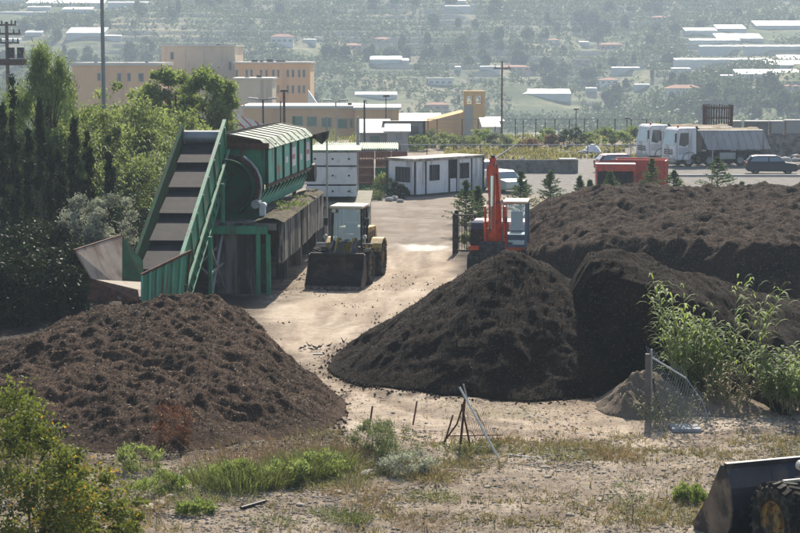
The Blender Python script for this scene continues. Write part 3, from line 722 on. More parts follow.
# ------------------------------------------------------------------ wheel loader
def wheel(par, x, y, side, r=.70, w_=.48, rimmat=None, lugs=26):
    rt = MB(); hw = w_/2; rimmat = rimmat or mat('muddy_rim', (.42, .26, .08), .8, var=.3, scale=4, dirt=(.11, .085, .065), dirt_amt=.6, dscale=4)
    rt.lathe([(r*.56, -hw*.8), (r*.66, -hw), (r*.90, -hw*.98), (r*.97, -hw*.72), (r*.985, 0), (r*.97, hw*.72), (r*.90, hw*.98), (r*.66, hw), (r*.56, hw*.8)], (x, y, r), 40)
    t = rt.build('tyre', M_black, None, smooth=True)
    wl = bpy.data.objects.new('wheel', None); COL.objects.link(wl); wl.parent = par; t.parent = wl
    lg = MB()
    for k in range(lugs):
        a0 = 2*math.pi*k/lugs
        for s2 in (-1, 1):
            a = a0+(math.pi/lugs if s2 > 0 else 0)
            M = Matrix.Translation((x, y, r)) @ Matrix.Rotation(-a, 4, 'Y') @ Matrix.Translation((r*.985, s2*hw*.5, 0)) @ Matrix.Rotation(R(28*s2), 4, 'X')
            lg.box((0, 0, 0), (.06, hw*1.02, r*.105), M=M)
    o = lg.build('tread_lugs', M_black, t)
    rm = MB(); f = side
    rm.lathe([(r*.57, f*hw*.78), (r*.57, f*hw*.6), (r*.47, f*hw*.5), (r*.44, f*hw*.15), (r*.2, f*hw*.10), (r*.17, f*hw*.42), (0.001, f*hw*.44)], (x, y, r), 32)
    rm.lathe([(r*.565, f*hw*.70), (r*.565, -f*hw*.78)], (x, y, r), 32)
    bb = rm
    for k in range(8):
        a = 2*math.pi*k/8; bb.tube((x+r*.31*math.cos(a), y+f*hw*.12, r+r*.31*math.sin(a)), (x+r*.31*math.cos(a), y+f*hw*.22, r+r*.31*math.sin(a)), .022, n=6)
    rm.build('rim', rimmat, wl, smooth=True)
    return wl
def make_loader(label, loc, rz, M_body, M_buck, M_arm, wide=2.5, M_end=None, fenders=True, bs=1.0):
    t = empty('wheel_loader', label, 'wheel loader', loc, rz)
    for x in (1.35, -1.45):
        for s in (1, -1): wheel(t, x, s*.93, s)
    hb_ = wide/2
    b = MB(); b.prism([(-2.75, .95), (-2.85, 1.35), (-2.6, 1.95), (-.65, 2.05), (-.65, .95)], -.62, .62); b.build('engine_hood', M_body, t, bevel=.05)
    b = MB(); b.b2((-3.0, -.75, .65), (-2.45, .75, 1.3)); b.build('counterweight', M_body, t, bevel=.06)
    b = MB()
    for k in range(5): b.b2((-2.3+k*.3, .622, 1.3), (-2.15+k*.3, .632, 1.8)); b.b2((-2.3+k*.3, -.632, 1.3), (-2.15+k*.3, -.622, 1.8))
    b.build('grille', M_dark, t)
    b = MB(); b.b2((-2.4, -.45, .5), (-.3, .45, .95)); b.b2((-.2, -.4, .45), (2.0, .4, .85)); b.tube((-1.45, -.8, .7), (-1.45, .8, .7), .14); b.tube((1.35, -.8, .7), (1.35, .8, .7), .14); b.tube((-.25, 0, .5), (-.25, 0, 1.2), .16); b.build('chassis', M_dark, t)
    b = MB(); b.prism([(.55, .85), (1.75, .85), (1.5, 1.25), (.85, 1.75), (.6, 1.7)], -.36, -.28); b.prism([(.55, .85), (1.75, .85), (1.5, 1.25), (.85, 1.75), (.6, 1.7)], .28, .36); b.b2((.6, -.28, 1.0), (.75, .28, 1.6)); b.build('front_frame', M_body, t)
    for x in (1.35, -1.45):
        for s in (1, -1):
            if x > 0 and not fenders: continue
            b = MB(); pts = [(x+.82*math.cos(R(a)), .70+.82*math.sin(R(a))) for a in (150, 125, 100, 75, 50, 25)]
            b.strip(pts, .05, s*.93-.24 if s > 0 else s*.93-.24, s*.93+.24); b.build('fender', M_body, t)
    # cab
    c = bpy.data.objects.new('cab', None); COL.objects.link(c); c.parent = t
    zc, zt = 1.2, 2.9; x0, x1 = -.62, .55; y_ = .62
    b = MB(); b.b2((x0, -y_, zc-.25), (x1, y_, zc+.15)); b.build('cab_base', M_body, c, bevel=.03)
    P = [(x0, y_), (x1, y_), (x0, -y_), (x1, -y_)]
    b = MB()
    for (x, y) in P:
        b.bar((x+(.08 if x > 0 else 0), y, zc+.1), (x-(.10 if x > 0 else 0), y*.94, zt), .09)
    b.bar((-.05, y_, zc+.1), (-.05, y_*.94, zt), .06); b.bar((-.05, -y_, zc+.1), (-.05, -y_*.94, zt), .06)
    b.bar((x1+.08, -y_, zc+.12), (x1+.08, y_, zc+.12), .08)
    b.build('cab_frame', M_dark, c)
    b = MB(); b.b2((x0-.12, -y_-.06, zt), (x1+.18, y_+.06, zt+.12)); b.build('cab_roof', M_body if M_end is None else M_end, c, bevel=.04)
    b = MB(); b.add([(x1+.07, -y_+.03, zc+.15), (x1+.07, y_-.03, zc+.15), (x1-.09, y_*.92, zt), (x1-.09, -y_*.92, zt)], [(0, 1, 2, 3)])
    mg, ntg, og = newmat('clear_pane_'+str(len(bpy.data.materials)))
    gs = ntg.nodes.new('ShaderNodeBsdfGlossy'); gs.inputs['Roughness'].default_value = .05; ts = ntg.nodes.new('ShaderNodeBsdfTransparent'); ts.inputs[0].default_value = (.62, .72, .76, 1)
    ms = ntg.nodes.new('ShaderNodeMixShader'); ms.inputs[0].default_value = .18; ntg.links.new(ts.outputs[0], ms.inputs[1]); ntg.links.new(gs.outputs[0], ms.inputs[2]); ntg.links.new(ms.outputs[0], og.inputs[0])
    b.build('windscreen', mg, c)
    for s in (1, -1):
        b = MB(); b.add([(x0+.04, s*(y_-.01), zc+.2), (x1-.02, s*(y_-.01), zc+.2), (x1-.12, s*y_*.94, zt), (x0+.04, s*y_*.94, zt)], [(0, 1, 2, 3)]); b.build('side_window', mg, c)
    b = MB(); b.add([(x0, -y_+.05, zc+.4), (x0, y_-.05, zc+.4), (x0, y_*.9, zt), (x0, -y_*.9, zt)], [(0, 1, 2, 3)]); b.build('rear_window', mg, c)
    b = MB(); b.b2((-.45, -.25, zc+.15), (0, .25, zc+.35)); b.b2((-.5, -.25, zc+.35), (-.38, .25, zc+1.05)); b.build('driver_seat', mat('blue_grey_seat', (.06, .09, .15), .8), c, bevel=.04)
    b = MB(); b.bar((.35, 0, zc+.1), (.22, 0, zc+.6), .08); b.lathe([(.17, -.015), (.2, 0), (.17, .015)], (.2, 0, zc+.65), 18, 'z'); b.build('steering_column', M_dark, c)
    for s in (1, -1):
        b = MB(); b.tube((x1+.1, s*.5, zt-.08), (x1+.22, s*.5, zt-.08), .08, n=12); b.build('work_lamp', M_lamp, c)
        b = MB(); b.bar((x1+.05, s*y_, zt-.5), (x1+.2, s*(y_+.22), zt-.45), .03); b.b2((x1+.16, s*(y_+.22)-.09, zt-.68), (x1+.2, s*(y_+.22)+.09, zt-.36)); b.build('mirror', M_dark, c)
        b = MB(); b.b2((.95, s*.93-.22 if s > 0 else s*.93-.22, 1.52), (1.02, s*.93+.22, 1.56)); b.bar((.9, s*.80, 1.5), (.9, s*.8, 1.75), .04); b.tube((.9, s*.8, 1.8), (1.02, s*.8, 1.8), .09, n=12); b.build('headlight', M_lamp, t)
    b = MB(); b.tube((-1.3, .3, 2.0), (-1.3, .3, 2.75), .06, n=10); b.build('exhaust_pipe', M_dark, t, smooth=True)
    b = MB(); b.b2((-.35, .64, .55), (.25, .85, .62)); b.b2((-.35, .64, .85), (.25, .85, .9)); b.bar((-.35, .83, .4), (-.35, .83, 1.4), .03); b.build('step', M_dark, t)
    # arms
    for s in (1, -1):
        b = MB(); b.prism([(.75, 1.5), (.95, 1.68), (1.6, 1.42), (2.15, .85), (2.35, .45), (2.15, .32), (1.95, .62), (1.45, 1.12), (.8, 1.32)], s*.46-.05, s*.46+.05); b.build('lift_arm', M_arm, t, bevel=.01)
        b = MB(); b.tube((.7, s*.36, .9), (1.35, s*.36, 1.02), .07, n=10); b.tube((1.35, s*.36, 1.02), (1.85, s*.40, .88), .035, n=10); b.build('lift_ram', M_grey, t, smooth=True)
    b = MB(); b.tube((.8, 0, 1.62), (1.5, 0, 1.62), .075, n=10); b.tube((1.5, 0, 1.62), (1.9, 0, 1.5), .04, n=10); b.bar((1.9, 0, 1.6), (2.0, 0, .9), .12); b.bar((2.0, 0, .95), (2.35, 0, .9), .09); b.build('bucket_link', M_arm, t, smooth=True)
    b = MB(); b.bar((1.75, -.46, 1.2), (1.75, .46, 1.2), .14); b.build('arm_crossmember', M_arm, t)
    # bucket
    k = bpy.data.objects.new('bucket', None); COL.objects.link(k); k.parent = t; k.location = (2.26*(1-bs), 0, 0); k.scale = (bs, 1, bs)
    prof = [(3.42, .03), (2.75, .05), (2.45, .14), (2.30, .34), (2.26, .62), (2.34, .95), (2.52, 1.27)]
    b = MB(); b.strip(prof, -.045, -hb_, hb_); b.build('bucket_shell', M_buck, k)
    side = [(3.38, .03), (2.75, .04), (2.44, .13), (2.29, .33), (2.25, .62), (2.33, .96), (2.52, 1.29), (2.62, 1.27), (3.02, .62), (3.44, .14)]
    for s in (1, -1):
        b = MB(); b.prism(side, s*hb_+.003*s, s*hb_+.045*s); b.build('side_plate', M_endp if M_end is not None else M_buck, k, bevel=.006)
    b = MB(); b.bar((3.40, -hb_-.02, .04), (3.40, hb_+.02, .04), .05, .16); b.build('cutting_edge', M_steel, k)
    b = MB(); b.bar((2.52, -hb_, 1.29), (2.52, hb_, 1.29), .09, .06); b.build('top_lip', M_buck, k)
    for s in (-.46, .46, 0):
        b = MB(); b.prism([(2.28, .25), (2.05, .40), (2.05, .62), (2.26, 1.0)], s-.14, s-.10); b.prism([(2.28, .25), (2.05, .40), (2.05, .62), (2.26, 1.0)], s+.10, s+.14); b.build('bracket', M_buck, k)
    nt_ = 8
    for i in range(nt_):
        y = -hb_+.12+i*(wide-.24)/(nt_-1); b = MB(); b.prism([(3.34, .02), (3.58, .02), (3.40, .10)], y-.05, y+.05); b.build('tooth', M_steel, k)
    for s in (hb_*.33, -hb_*.33):
        b = MB(); b.strip(prof[1:], -.09, s-.015, s+.015); b.build('inner_rib', M_buck, k)
    return t
M_endp = mat('worn_bucket_side', (.19, .145, .11), .6, .2, var=.35, scale=2.2, dirt=(.05, .045, .045), dirt_amt=.55, dscale=2.0)
M_bucket = mat('dark_bucket', (.045, .038, .034), .6, .3, var=.4, scale=3, dirt=(.12, .09, .07), dirt_amt=.3, dscale=2)
M_bucketb = mat('blue_black_bucket', (.028, .034, .050), .42, .35, var=.3, scale=2, dirt=(.10, .085, .07), dirt_amt=.25, dscale=2)
M_cream = mat('cream_paint', (.62, .55, .40), .5, var=.1, dirt=(.3, .25, .18), dirt_amt=.2)
M_armd = mat('blue_dark_arm', (.05, .065, .10), .45, .3, dirt=(.1, .08, .06), dirt_amt=.3)
c0 = G(333, 289)
ldr = make_loader('yellow wheel loader facing the camera, its dark bucket down, parked beside the concrete deck', (c0.x+.56, c0.y+3.25, 0), R(-99.5), M_yel, M_bucket, M_armd, 2.15, fenders=False)
for o in ldr.children_recursive:
    if o.name.startswith('cab_roof'): o.data.materials[0] = M_cream
fw = GP(780.5, 558)
th = R(90+21)
fx, fy = math.cos(th), math.sin(th)
lx, ly = 1.35, .93
ox = fw.x-(lx*fx-ly*fy); oy = fw.y-(lx*fy+ly*fx)
ldr2 = make_loader('wheel loader at the lower right corner, only its black bucket and muddy tyre showing', (ox, oy, fw.z-.02), th, M_yel, M_bucketb, M_armd, 2.75, M_end=M_yel, fenders=False, bs=1.17)

# ------------------------------------------------------------------ excavator
def make_excavator(label, loc, rz):
    t = empty('excavator', label, 'excavator', loc, rz)
    for s in (1, -1):
        b = MB(); b.prism([(-1.7, .3), (-1.45, .05), (1.45, .05), (1.7, .3), (1.7, .5), (1.45, .75), (-1.45, .75), (-1.7, .5)], s*.95-.22, s*.95+.22)
        for k in range(14): b.b2((-1.45+k*.21, s*.95-.23, .76), (-1.35+k*.21, s*.95+.23, .79))
        b.build('track', M_black, t)
    b = MB(); b.b2((-.9, -.75, .3), (.9, .75, .65)); b.tube((0, 0, .6), (0, 0, .95), .55, n=20); b.build('undercarriage', M_dark, t)
    b = MB(); b.b2((-1.9, -1.15, .95), (1.15, 1.15, 1.12)); b.build('deck_frame', M_orange, t, bevel=.02)
    b = MB(); b.prism([(-1.9, 1.12), (-2.2, 1.3), (-2.2, 1.85), (-1.9, 2.0), (-.6, 2.0), (-.4, 1.85), (-.4, 1.12)], -1.12, 1.12); b.build('engine_housing', M_orange, t, bevel=.05)
    b = MB(); b.b2((-.38, -1.12, 1.12), (.85, -.42, 1.75)); b.build('side_housing', M_dark, t, bevel=.03)
    b = MB(); b.b2((-.36, -1.10, 1.76), (.80, -.45, 2.05)); b.build('tool_box', mat('blue_grey_box', (.07, .09, .13), .95, spec=.05), t, bevel=.03)
    c = bpy.data.objects.new('cab', None); COL.objects.link(c); c.parent = t
    x0, x1, y0, y1 = -.55, 1.15, .28, 1.2
    b = MB()
    for x, y in ((x0, y0), (x1, y0), (x0, y1), (x1, y1)): b.bar((x, y, 1.12), (x-(.22 if x > 0 else 0), y, 2.85), .10)
    b.bar((x1, y0, 1.15), (x1, y1, 1.15), .10); b.bar((x1-.1, y0, 1.75), (x1-.1, y1, 1.75), .05)
    b.build('cab_frame', mat('blue_grey_cab', (.10, .15, .20), .4), c)
    b = MB(); b.b2((x0-.08, y0-.06, 2.85), (x1-.1, y1+.06, 2.97)); b.build('cab_roof', M_cream, c, bevel=.04)
    b = MB(); b.b2((x0, y0+.02, 1.12), (x1-.05, y1-.02, 1.60)); b.build('cab_base', mat('blue_grey_cab', (.10, .15, .20), .4), c)
    mg = bpy.data.materials[[k.name for k in bpy.data.materials if k.name.startswith('clear_pane')][0]]
    b = MB(); b.add([(x1-.03, y0+.05, 1.2), (x1-.03, y1-.05, 1.2), (x1-.21, y1-.05, 2.83), (x1-.21, y0+.05, 2.83)], [(0, 1, 2, 3)]); b.build('windscreen', mg, c)
    for y in (y0+.02, y1-.02): b = MB(); b.add([(x0+.05, y, 1.6), (x1-.1, y, 1.6), (x1-.25, y, 2.83), (x0+.05, y, 2.83)], [(0, 1, 2, 3)]); b.build('side_window', mg, c)
    b = MB(); b.b2((-.3, .5, 1.6), (.1, 1.0, 1.75)); b.b2((-.35, .5, 1.75), (-.25, 1.0, 2.45)); b.build('driver_seat', MATS['blue_grey_seat'], c, bevel=.03)
    # boom: rises forward then bends down; stick hangs down to bucket
    B0 = (.9, 1.35); B1 = (2.1, 3.7); B2 = (3.3, 4.55)
    b = MB(); b.prism([(.65, 1.3), (1.0, 1.1), (1.45, 2.2), (2.35, 3.25), (3.5, 4.25), (3.35, 4.62), (2.0, 3.95), (1.1, 2.8)], -.26, .20); b.build('boom', M_orange, t, bevel=.03)
    b = MB(); b.prism([(3.0, 4.75), (3.45, 4.9), (3.75, 4.5), (3.72, 2.0), (3.52, 1.45), (3.35, 2.0), (3.25, 4.1)], -.15, .11); b.build('stick', M_orange, t, bevel=.02)
    for y in (-.42, .38):
        b = MB(); b.tube((1.15, y, 1.15), (1.65, y, 2.2), .085, n=10); b.tube((1.65, y, 2.2), (1.95, y, 2.85), .045, n=10); b.build('boom_ram', M_orange, t, smooth=True)
    b = MB(); b.tube((1.9, -.02, 4.15), (2.6, -.02, 4.75), .09, n=10); b.tube((2.6, -.02, 4.75), (3.15, -.02, 4.95), .05, n=10); b.build('stick_ram', mat('chrome', (.75, .75, .76), .18, 1.0, var=.02), t, smooth=True)
    b = MB(); b.tube((3.85, -.02, 4.2), (3.92, -.02, 3.0), .08, n=10); b.tube((3.92, -.02, 3.0), (3.9, -.02, 2.1), .045, n=10); b.build('bucket_ram', MATS['chrome'], t, smooth=True)
    b = MB()
    for k in range(5): b.path([(.9, -.1+.05*k, 1.4), (1.3, -.1+.05*k, 2.7), (2.1, -.1+.05*k, 4.05), (3.0, -.08+.04*k, 4.75), (3.5, -.06+.03*k, 4.95)], .02, 5)
    b.build('hydraulic_hoses', M_black, t)
    k = bpy.data.objects.new('bucket', None); COL.objects.link(k); k.parent = t
    b = MB(); b.strip([(3.1, .95), (3.2, .5), (3.5, .35), (3.9, .5), (4.1, .95), (4.0, 1.4), (3.75, 1.6), (3.45, 1.55)], .05, -.5, .5); b.build('bucket_shell', M_dark, k)
    for y in (-.5, .46): b = MB(); b.prism([(3.1, .95), (3.2, .5), (3.5, .35), (3.9, .5), (4.1, .95), (4.0, 1.4), (3.75, 1.6), (3.45, 1.55)], y+.002, y+.04); b.build('side_plate', M_dark, k)
    for y in (-.4, -.13, .13, .4): b = MB(); b.prism([(3.06, .98), (3.16, .98), (3.02, 1.22)], y-.04, y+.04); b.build('tooth', M_steel, k)
    for y in (-.28, .26): b = MB(); b.tube((1.75, y, 2.95), (1.9, y, 2.98), .09, n=10); b.build('boom_lamp', M_lamp, t)
    return t
ex = make_excavator('orange red excavator facing the camera with raised boom, behind the peaked dark heap', (4.1, 74.6, .1), R(-97))

# ------------------------------------------------------------------ trucks
def make_truck(label, loc, rz, beacon=True, bodycol=None):
    t = empty('dump_truck', label, 'truck', loc, rz, 'white dump trucks')
    b = MB(); b.b2((-7.3, -.45, .85), (.0, .45, 1.12)); b.build('chassis', M_dark, t)
    c = bpy.data.objects.new('cab', None); COL.objects.link(c); c.parent = t
    b = MB(); b.prism([(.75, .55), (.78, 1.55), (.55, 2.95), (.35, 3.12), (-1.1, 3.12), (-1.15, 1.0), (-.75, .95), (-.55, .55)], -1.22, 1.22); b.build('cab_shell', M_white, c, bevel=.06)
    b = MB(); b.add([(.786, -1.08, 1.72), (.786, 1.08, 1.72), (.60, 1.02, 2.82), (.60, -1.02, 2.82)], [(0, 1, 2, 3)]); b.build('windscreen', mat('lit_glass', (.35, .48, .52), .12, var=.15, scale=1), c)
    for s in (1, -1):
        b = MB(); b.prism([(.42, 1.75), (.30, 2.72), (-.42, 2.72), (-.42, 1.85), (-.1, 1.62)], s*1.223, s*1.235); b.build('side_window', M_glass, c)
        b = MB(); b.bar((.75, s*1.2, 2.75), (.85, s*1.45, 2.7), .04); b.b2((.78, s*1.45-.07, 2.0), (.86, s*1.45+.07, 2.75)); b.build('mirror', M_dark, c)
        b = MB(); b.b2((-.5, s*1.222, .99), (.45, s*1.23, 1.55)); b.build('door_trim', mat('pale_grey_trim', (.5, .52, .54), .5), c)
        b = MB(); b.b2((.70, s*.95-.17, .68), (.80, s*.95+.17, .88)); b.build('headlight', M_lamp, c)
        b = MB(); b.strip([(-.62+.62*math.cos(R(a))+.1, .55+.62*math.sin(R(a))) for a in range(180, -1, -30)], .04, s*1.2-.15, s*1.2+.06); b.build('mudguard', M_dark, t)
    b = MB()
    for k in range(4): b.b2((.775-.01*k, -.85, .98+k*.15), (.80-.01*k, .85, 1.07+k*.15))
    b.build('grille', M_dark, c)
    b = MB(); b.b2((.6, -1.2, .35), (.85, 1.2, .72)); b.build('bumper', M_grey, c, bevel=.04)
    if beacon:
        b = MB(); b.tube((.2, .5, 3.12), (.2, .5, 3.32), .09, n=10); b.build('beacon', M_orange, c)
    b = MB(); b.tube((-1.25, .9, 1.0), (-1.25, .9, 3.25), .09, n=10); b.build('exhaust_pipe', M_dark, t, smooth=True)
    for x in (-.52, -2.35, -5.1, -6.45):
        for s in (1, -1):
            wl = wheel(t, x, s*1.0, s, r=.50, w_=.34, rimmat=M_grey, lugs=0)
    b = MB(); b.prism([(-2.15, 1.32), (-7.75, 1.32), (-7.0, 2.85), (-1.35, 2.95)], -1.2, 1.2); b.build('dump_body', bodycol or mat('grey_dump_body', (.36, .38, .42), .5, .2, var=.1, scale=1.5, dirt=(.2, .18, .16), dirt_amt=.3, dscale=1.5, streak=True), t, bevel=.02)
    for k in range(9):
        x = -2.05-k*.62
        for s in (1, -1): b = MB(); b.bar((x-.55, s*1.2, 1.36), (x, s*1.2, 2.80), .07, .07); b.build('body_rib', M_grey, t)
    b = MB(); b.b2((-7.05, -1.23, 2.84), (-1.3, 1.23, 2.90)); b.build('body_rim', M_grey, t)
    b = MB(); b.b2((-1.7, -1.05, 1.2), (-1.25, 1.05, 2.7)); b.tube((-1.5, 0, 1.2), (-1.5, 0, 2.9), .16, n=10); b.build('cab_guard', mat('brown_guard', (.16, .11, .08), .7), t)
    xs = np.linspace(-6.9, -1.6, 50); ys = np.linspace(-1.1, 1.1, 20); X, Y, Q = grid(xs, ys)
    Z = 2.82+.30*np.cos(Y/1.1*1.5)*(.4+fbm(X*1.3, Y*1.3, 4, 4))
    o = npmesh('load_of_soil', np.stack([X, Y, Z], -1).reshape(-1, 3), Q, mat('loose_load', (.30, .24, .17), .95, var=.3, scale=3), t)
    b = MB(); b.b2((-4.6, 1.0, .55), (-3.2, 1.25, 1.1)); b.build('fuel_tank', M_grey, t, bevel=.05)
    b = MB(); b.b2((-7.2, .9, .45), (-3.3, 1.0, .6)); b.build('side_guard', M_dark, t)
    return t
q = G(668, 167)
tk1 = make_truck('nearer white dump truck with grey tipping body full of soil, parked behind the red skips', (q.x+.9, q.y+1.2, 0), R(180+16))
q2 = G(641, 162.5)
tk2 = make_truck('farther white dump truck, partly hidden behind the nearer dump truck', (q2.x+.9, q2.y+1.2, 0), R(180+16), True)

# ------------------------------------------------------------------ cars
def make_car(label, loc, rz, paint, L=3.9, W=1.65, H=1.42, group='parked cars'):
    t = empty('parked_car', label, 'car', loc, rz, group); l = L/2
    b = MB(); b.prism([(-l, .35), (-l+.02, .82), (-l+.25, .95), (l*.35, .95), (l-.15, .80), (l, .62), (l, .30), (l-.2, .22), (-l+.2, .22)], -W/2, W/2); b.build('body', paint, t, bevel=.07)
    b = MB(); prof = [(-l+.12, .93), (-l+.42, H-.06), (-l+.8, H), (.30, H), (.55, H-.07), (l*.52, .90)]
    vs_ = []; n = len(prof)
    for s in (-1, 1):
        for x, z in prof: vs_.append((x, s*(W/2-.04-(z-.9)*.30), z))
    b.add(vs_, [(i, (i+1) % n, n+(i+1) % n, n+i) for i in range(n)]+[tuple(range(n-1, -1, -1)), tuple(range(n, 2*n))]); b.build('greenhouse', paint, t, bevel=.04)
    for s in (-1, 1):
        def yy(z): return s*(W/2-.04-(z-.9)*.30+.006)
        for (xa, xb, xc, xd) in ((-l+.34, -.28, -.28, -l+.58), (-.20, l*.47, .50, -.20)):
            b = MB(); b.add([(xa, yy(.97), .97), (xb, yy(.97), .97), (xc, yy(H-.1), H-.1), (xd, yy(H-.1), H-.1)], [(0, 1, 2, 3)]); b.build('side_window', M_glassl, t)
        b = MB(); b.b2((l*.36, s*(W/2+.02), .95), (l*.44, s*(W/2+.16), 1.07)); b.build('mirror', paint, t)
        b = MB(); b.b2((l-.10, s*(W/2-.28)-.15, .60), (l+.005, s*(W/2-.28)+.15, .74)); b.build('headlight', M_lamp, t)
        b = MB(); b.b2((-l-.01, s*(W/2-.15)-.1, .68), (-l+.1, s*(W/2-.15)+.1, .92)); b.build('tail_light', M_red, t)
    b = MB(); b.add([(l*.515, -W/2+.12, .94), (l*.515, W/2-.12, .94), (.58, W/2-.24, H-.09), (.58, -W/2+.24, H-.09)], [(0, 1, 2, 3)]); b.build('windscreen', M_glassl, t)
    for v in b.v: pass
    b = MB(); b.add([(-l+.125, -W/2+.14, 1.0), (-l+.125, W/2-.14, 1.0), (-l+.40, W/2-.26, H-.1), (-l+.40, -W/2+.26, H-.1)], [(3, 2, 1, 0)]); o = b.build('rear_window', M_glassl, t); o.location.x = -.012
    for x in (l*.62, -l*.62):
        for s in (1, -1): wheel(t, x, s*(W/2-.12), s, r=.31, w_=.2, rimmat=M_grey, lugs=0)
    return t
P_blue = mat('dark_blue_paint', (.015, .024, .042), .25, .3, var=.1); P_grn = mat('pale_green_car', (.50, .58, .50), .3, .2, var=.05); P_blk = mat('dark_car', (.03, .05, .05), .3, .3, var=.1); P_redc = mat('dark_red_paint', (.30, .03, .03), .35, var=.1)
q = G(773, 174.5); make_car('dark blue hatchback parked in front of the nearer dump truck, by the right edge', (q.x, q.y+.8, 0), R(-6), P_blue)
q = G(503, 193); make_car('pale green silver hatchback seen between the office cabin and the young conifers', (q.x, q.y+1.4, 0), R(-62), P_grn)
q = G(487, 186); make_car('dark hatchback half hidden beyond the end of the white office cabin', (q.x, q.y+2.2, 0), R(-70), P_blk, H=1.65)
q = G(601, 173); make_car('dark red car whose tail just shows behind the young conifers left of the red skips', (q.x+1.6, q.y+.9, 0), R(8), P_redc)

# ------------------------------------------------------------------ red skips
def skip(label, loc, rz, L, W, H, openf):
    t = empty('red_skip', label, 'skip', loc, rz, 'red steel skips')
    if openf:
        b = MB(); b.b2((-L/2, -W/2+.1, H-.42), (L/2, -W/2+.2, H)); b.b2((-L/2, -W/2+.2, H-.05), (L/2, W/2, H)); b.build('hood', M_red, t, bevel=.02)
        b = MB(); b.b2((-L/2, -W/2, H-.43), (L/2, -W/2+.09, H+.02)); b.build('header_beam', M_red, t, bevel=.02)
        b = MB(); b.b2((-L/2-.02, -W/2-.02, H+.025), (L/2+.02, W/2*.2, H+.06)); b.build('worn_top_edge', mat('worn_pale_edge', (.5, .42, .36), .5, var=.2), t)
        b = MB(); b.prism([(-W/2, .3), (W/2, .3), (W/2, H-.06), (-W/2+.3, H-.06)], L/2-.09, L/2-.01, 'x'); b.build('side_cheek', M_red, t)
        b = MB(); b.prism([(-W/2, .3), (W/2, .3), (W/2, H-.06), (-W/2+.3, H-.06)], -L/2+.01, -L/2+.09, 'x'); b.build('side_cheek', M_red, t)
        b = MB(); b.b2((-L/2+.1, W/2-.08, .3), (L/2-.1, W/2-.01, H-.06)); b.build('back_panel', M_dark, t)
        b = MB(); b.b2((-L/2, -W/2, .15), (L/2, W/2, .29)); b.build('floor_frame', M_dark, t)
    else:
        for y in (-W/2, W/2-.07): b = MB(); b.b2((-L/2, y, .2), (L/2, y+.07, H)); b.build('side_wall', M_red, t)
        for x in (-L/2, L/2-.07): b = MB(); b.b2((x, -W/2+.07, .2), (x+.07, W/2-.07, H)); b.build('end_wall', M_red, t)
        b = MB(); b.b2((-L/2, -W/2, .1), (L/2, W/2, .19)); b.build('floor_frame', M_red, t)
        b = MB()
        for y in (-W/2-.06, W/2+.0): b.b2((-L/2-.05, y, H), (L/2+.05, y+.08, H+.1))
        b.build('top_rail', M_red, t)
        for k in range(8):
            x = -L/2+.15+k*(L-.4)/7; b = MB(); b.b2((x, -W/2-.08, .2), (x+.12, -W/2-.003, H-.003)); b.build('rib', M_red, t)
        for k in range(4):
            y = -W/2+.2+k*(W-.5)/3; b = MB(); b.b2((L/2+.003, y, .2), (L/2+.08, y+.12, H-.003)); b.build('rib', M_red, t)
    return t
qa = D(615.5, 190, 119); skip('red open fronted skip with pale worn top edge, left one of the pair', (qa.x-.05, 119, 0), R(-4), 2.55, 2.2, 1.82, True)
qb = D(641, 180, 122); skip('red ribbed open topped skip, right of the pair behind the young conifers', (qb.x, 122.6, 0), R(-14), 3.5, 2.2, 1.85, False)

# ------------------------------------------------------------------ office cabin
cb = empty('office_cabin', 'white prefabricated office cabin with dark frame, barred windows and open doorway', 'cabin', G(414.5, 196.8), R(46))
Lb, Wb, Hb = 6.7, 2.5, 2.35
b = MB(); b.b2((.05, .05, .12), (Lb-.05, Wb-.05, Hb-.12)); b.build('wall_panels', M_white, cb)
b = MB(); b.b2((-.05, -.05, Hb-.117), (Lb+.05, Wb+.05, Hb+.06)); b.build('roof', mat('cabin_roof', (.22, .20, .18), .7, dirt=(.45, .4, .35), dirt_amt=.5, dscale=1.5), cb, bevel=.02)
b = MB(); b.b2((0, 0, .0), (Lb, Wb, .117)); b.build('base_frame', M_dark, cb)
for x in (0, 1.05, 3.25, 5.45, Lb-.12):
    b = MB(); b.b2((x, -.02, .12), (x+(.13 if x in (0, Lb-.12) else .06), .045, Hb-.12)); b.build('frame_post', M_dark, cb)
b = MB(); b.b2((-.02, Wb-.1, .12), (.045, Wb+.02, Hb-.12)); b.build('frame_post', M_dark, cb)
def win(par, u0, u1, z0, z1, face, bars=4):
    f = MB()
    def P(u, z, d): return (u, -d, z) if face == 'f' else (-d, u, z)
    def bx(u_0, u_1, z_0, z_1, d0, d1):
        a = P(u_0, z_0, d0); c = P(u_1, z_1, d1); f.b2([min(a[i], c[i]) for i in range(3)], [max(a[i], c[i]) for i in range(3)])
    bx(u0, u1, z0, z0+.06, -.045, .01); bx(u0, u1, z1-.06, z1, -.045, .01); bx(u0, u0+.06, z0+.06, z1-.06, -.045, .01); bx(u1-.06, u1, z0+.06, z1-.06, -.045, .01)
    for k in range(1, bars): u = u0+(u1-u0)*k/bars; bx(u-.012, u+.012, z0+.06, z1-.06, -.03, .0)
    o = f.build('window', M_dark, par)
    f = MB(); a = P(u0+.055, z0+.055, -.048); c = P(u1-.055, z1-.055, -.042); f.b2([min(a[i], c[i]) for i in range(3)], [max(a[i], c[i]) for i in range(3)]); f.build('pane', M_glass, o)
    return o
win(cb, 1.45, 2.35, .95, 1.95, 'f', 5); win(cb, 4.35, 5.2, .95, 1.95, 'f', 4); win(cb, .45, 1.7, .9, 1.85, 's', 4)
b = MB(); b.b2((3.33, .02, 1.0), (3.95, .048, Hb-.14)); b.build('doorway', mat('dark_inside', (.012, .012, .012), .9), cb)
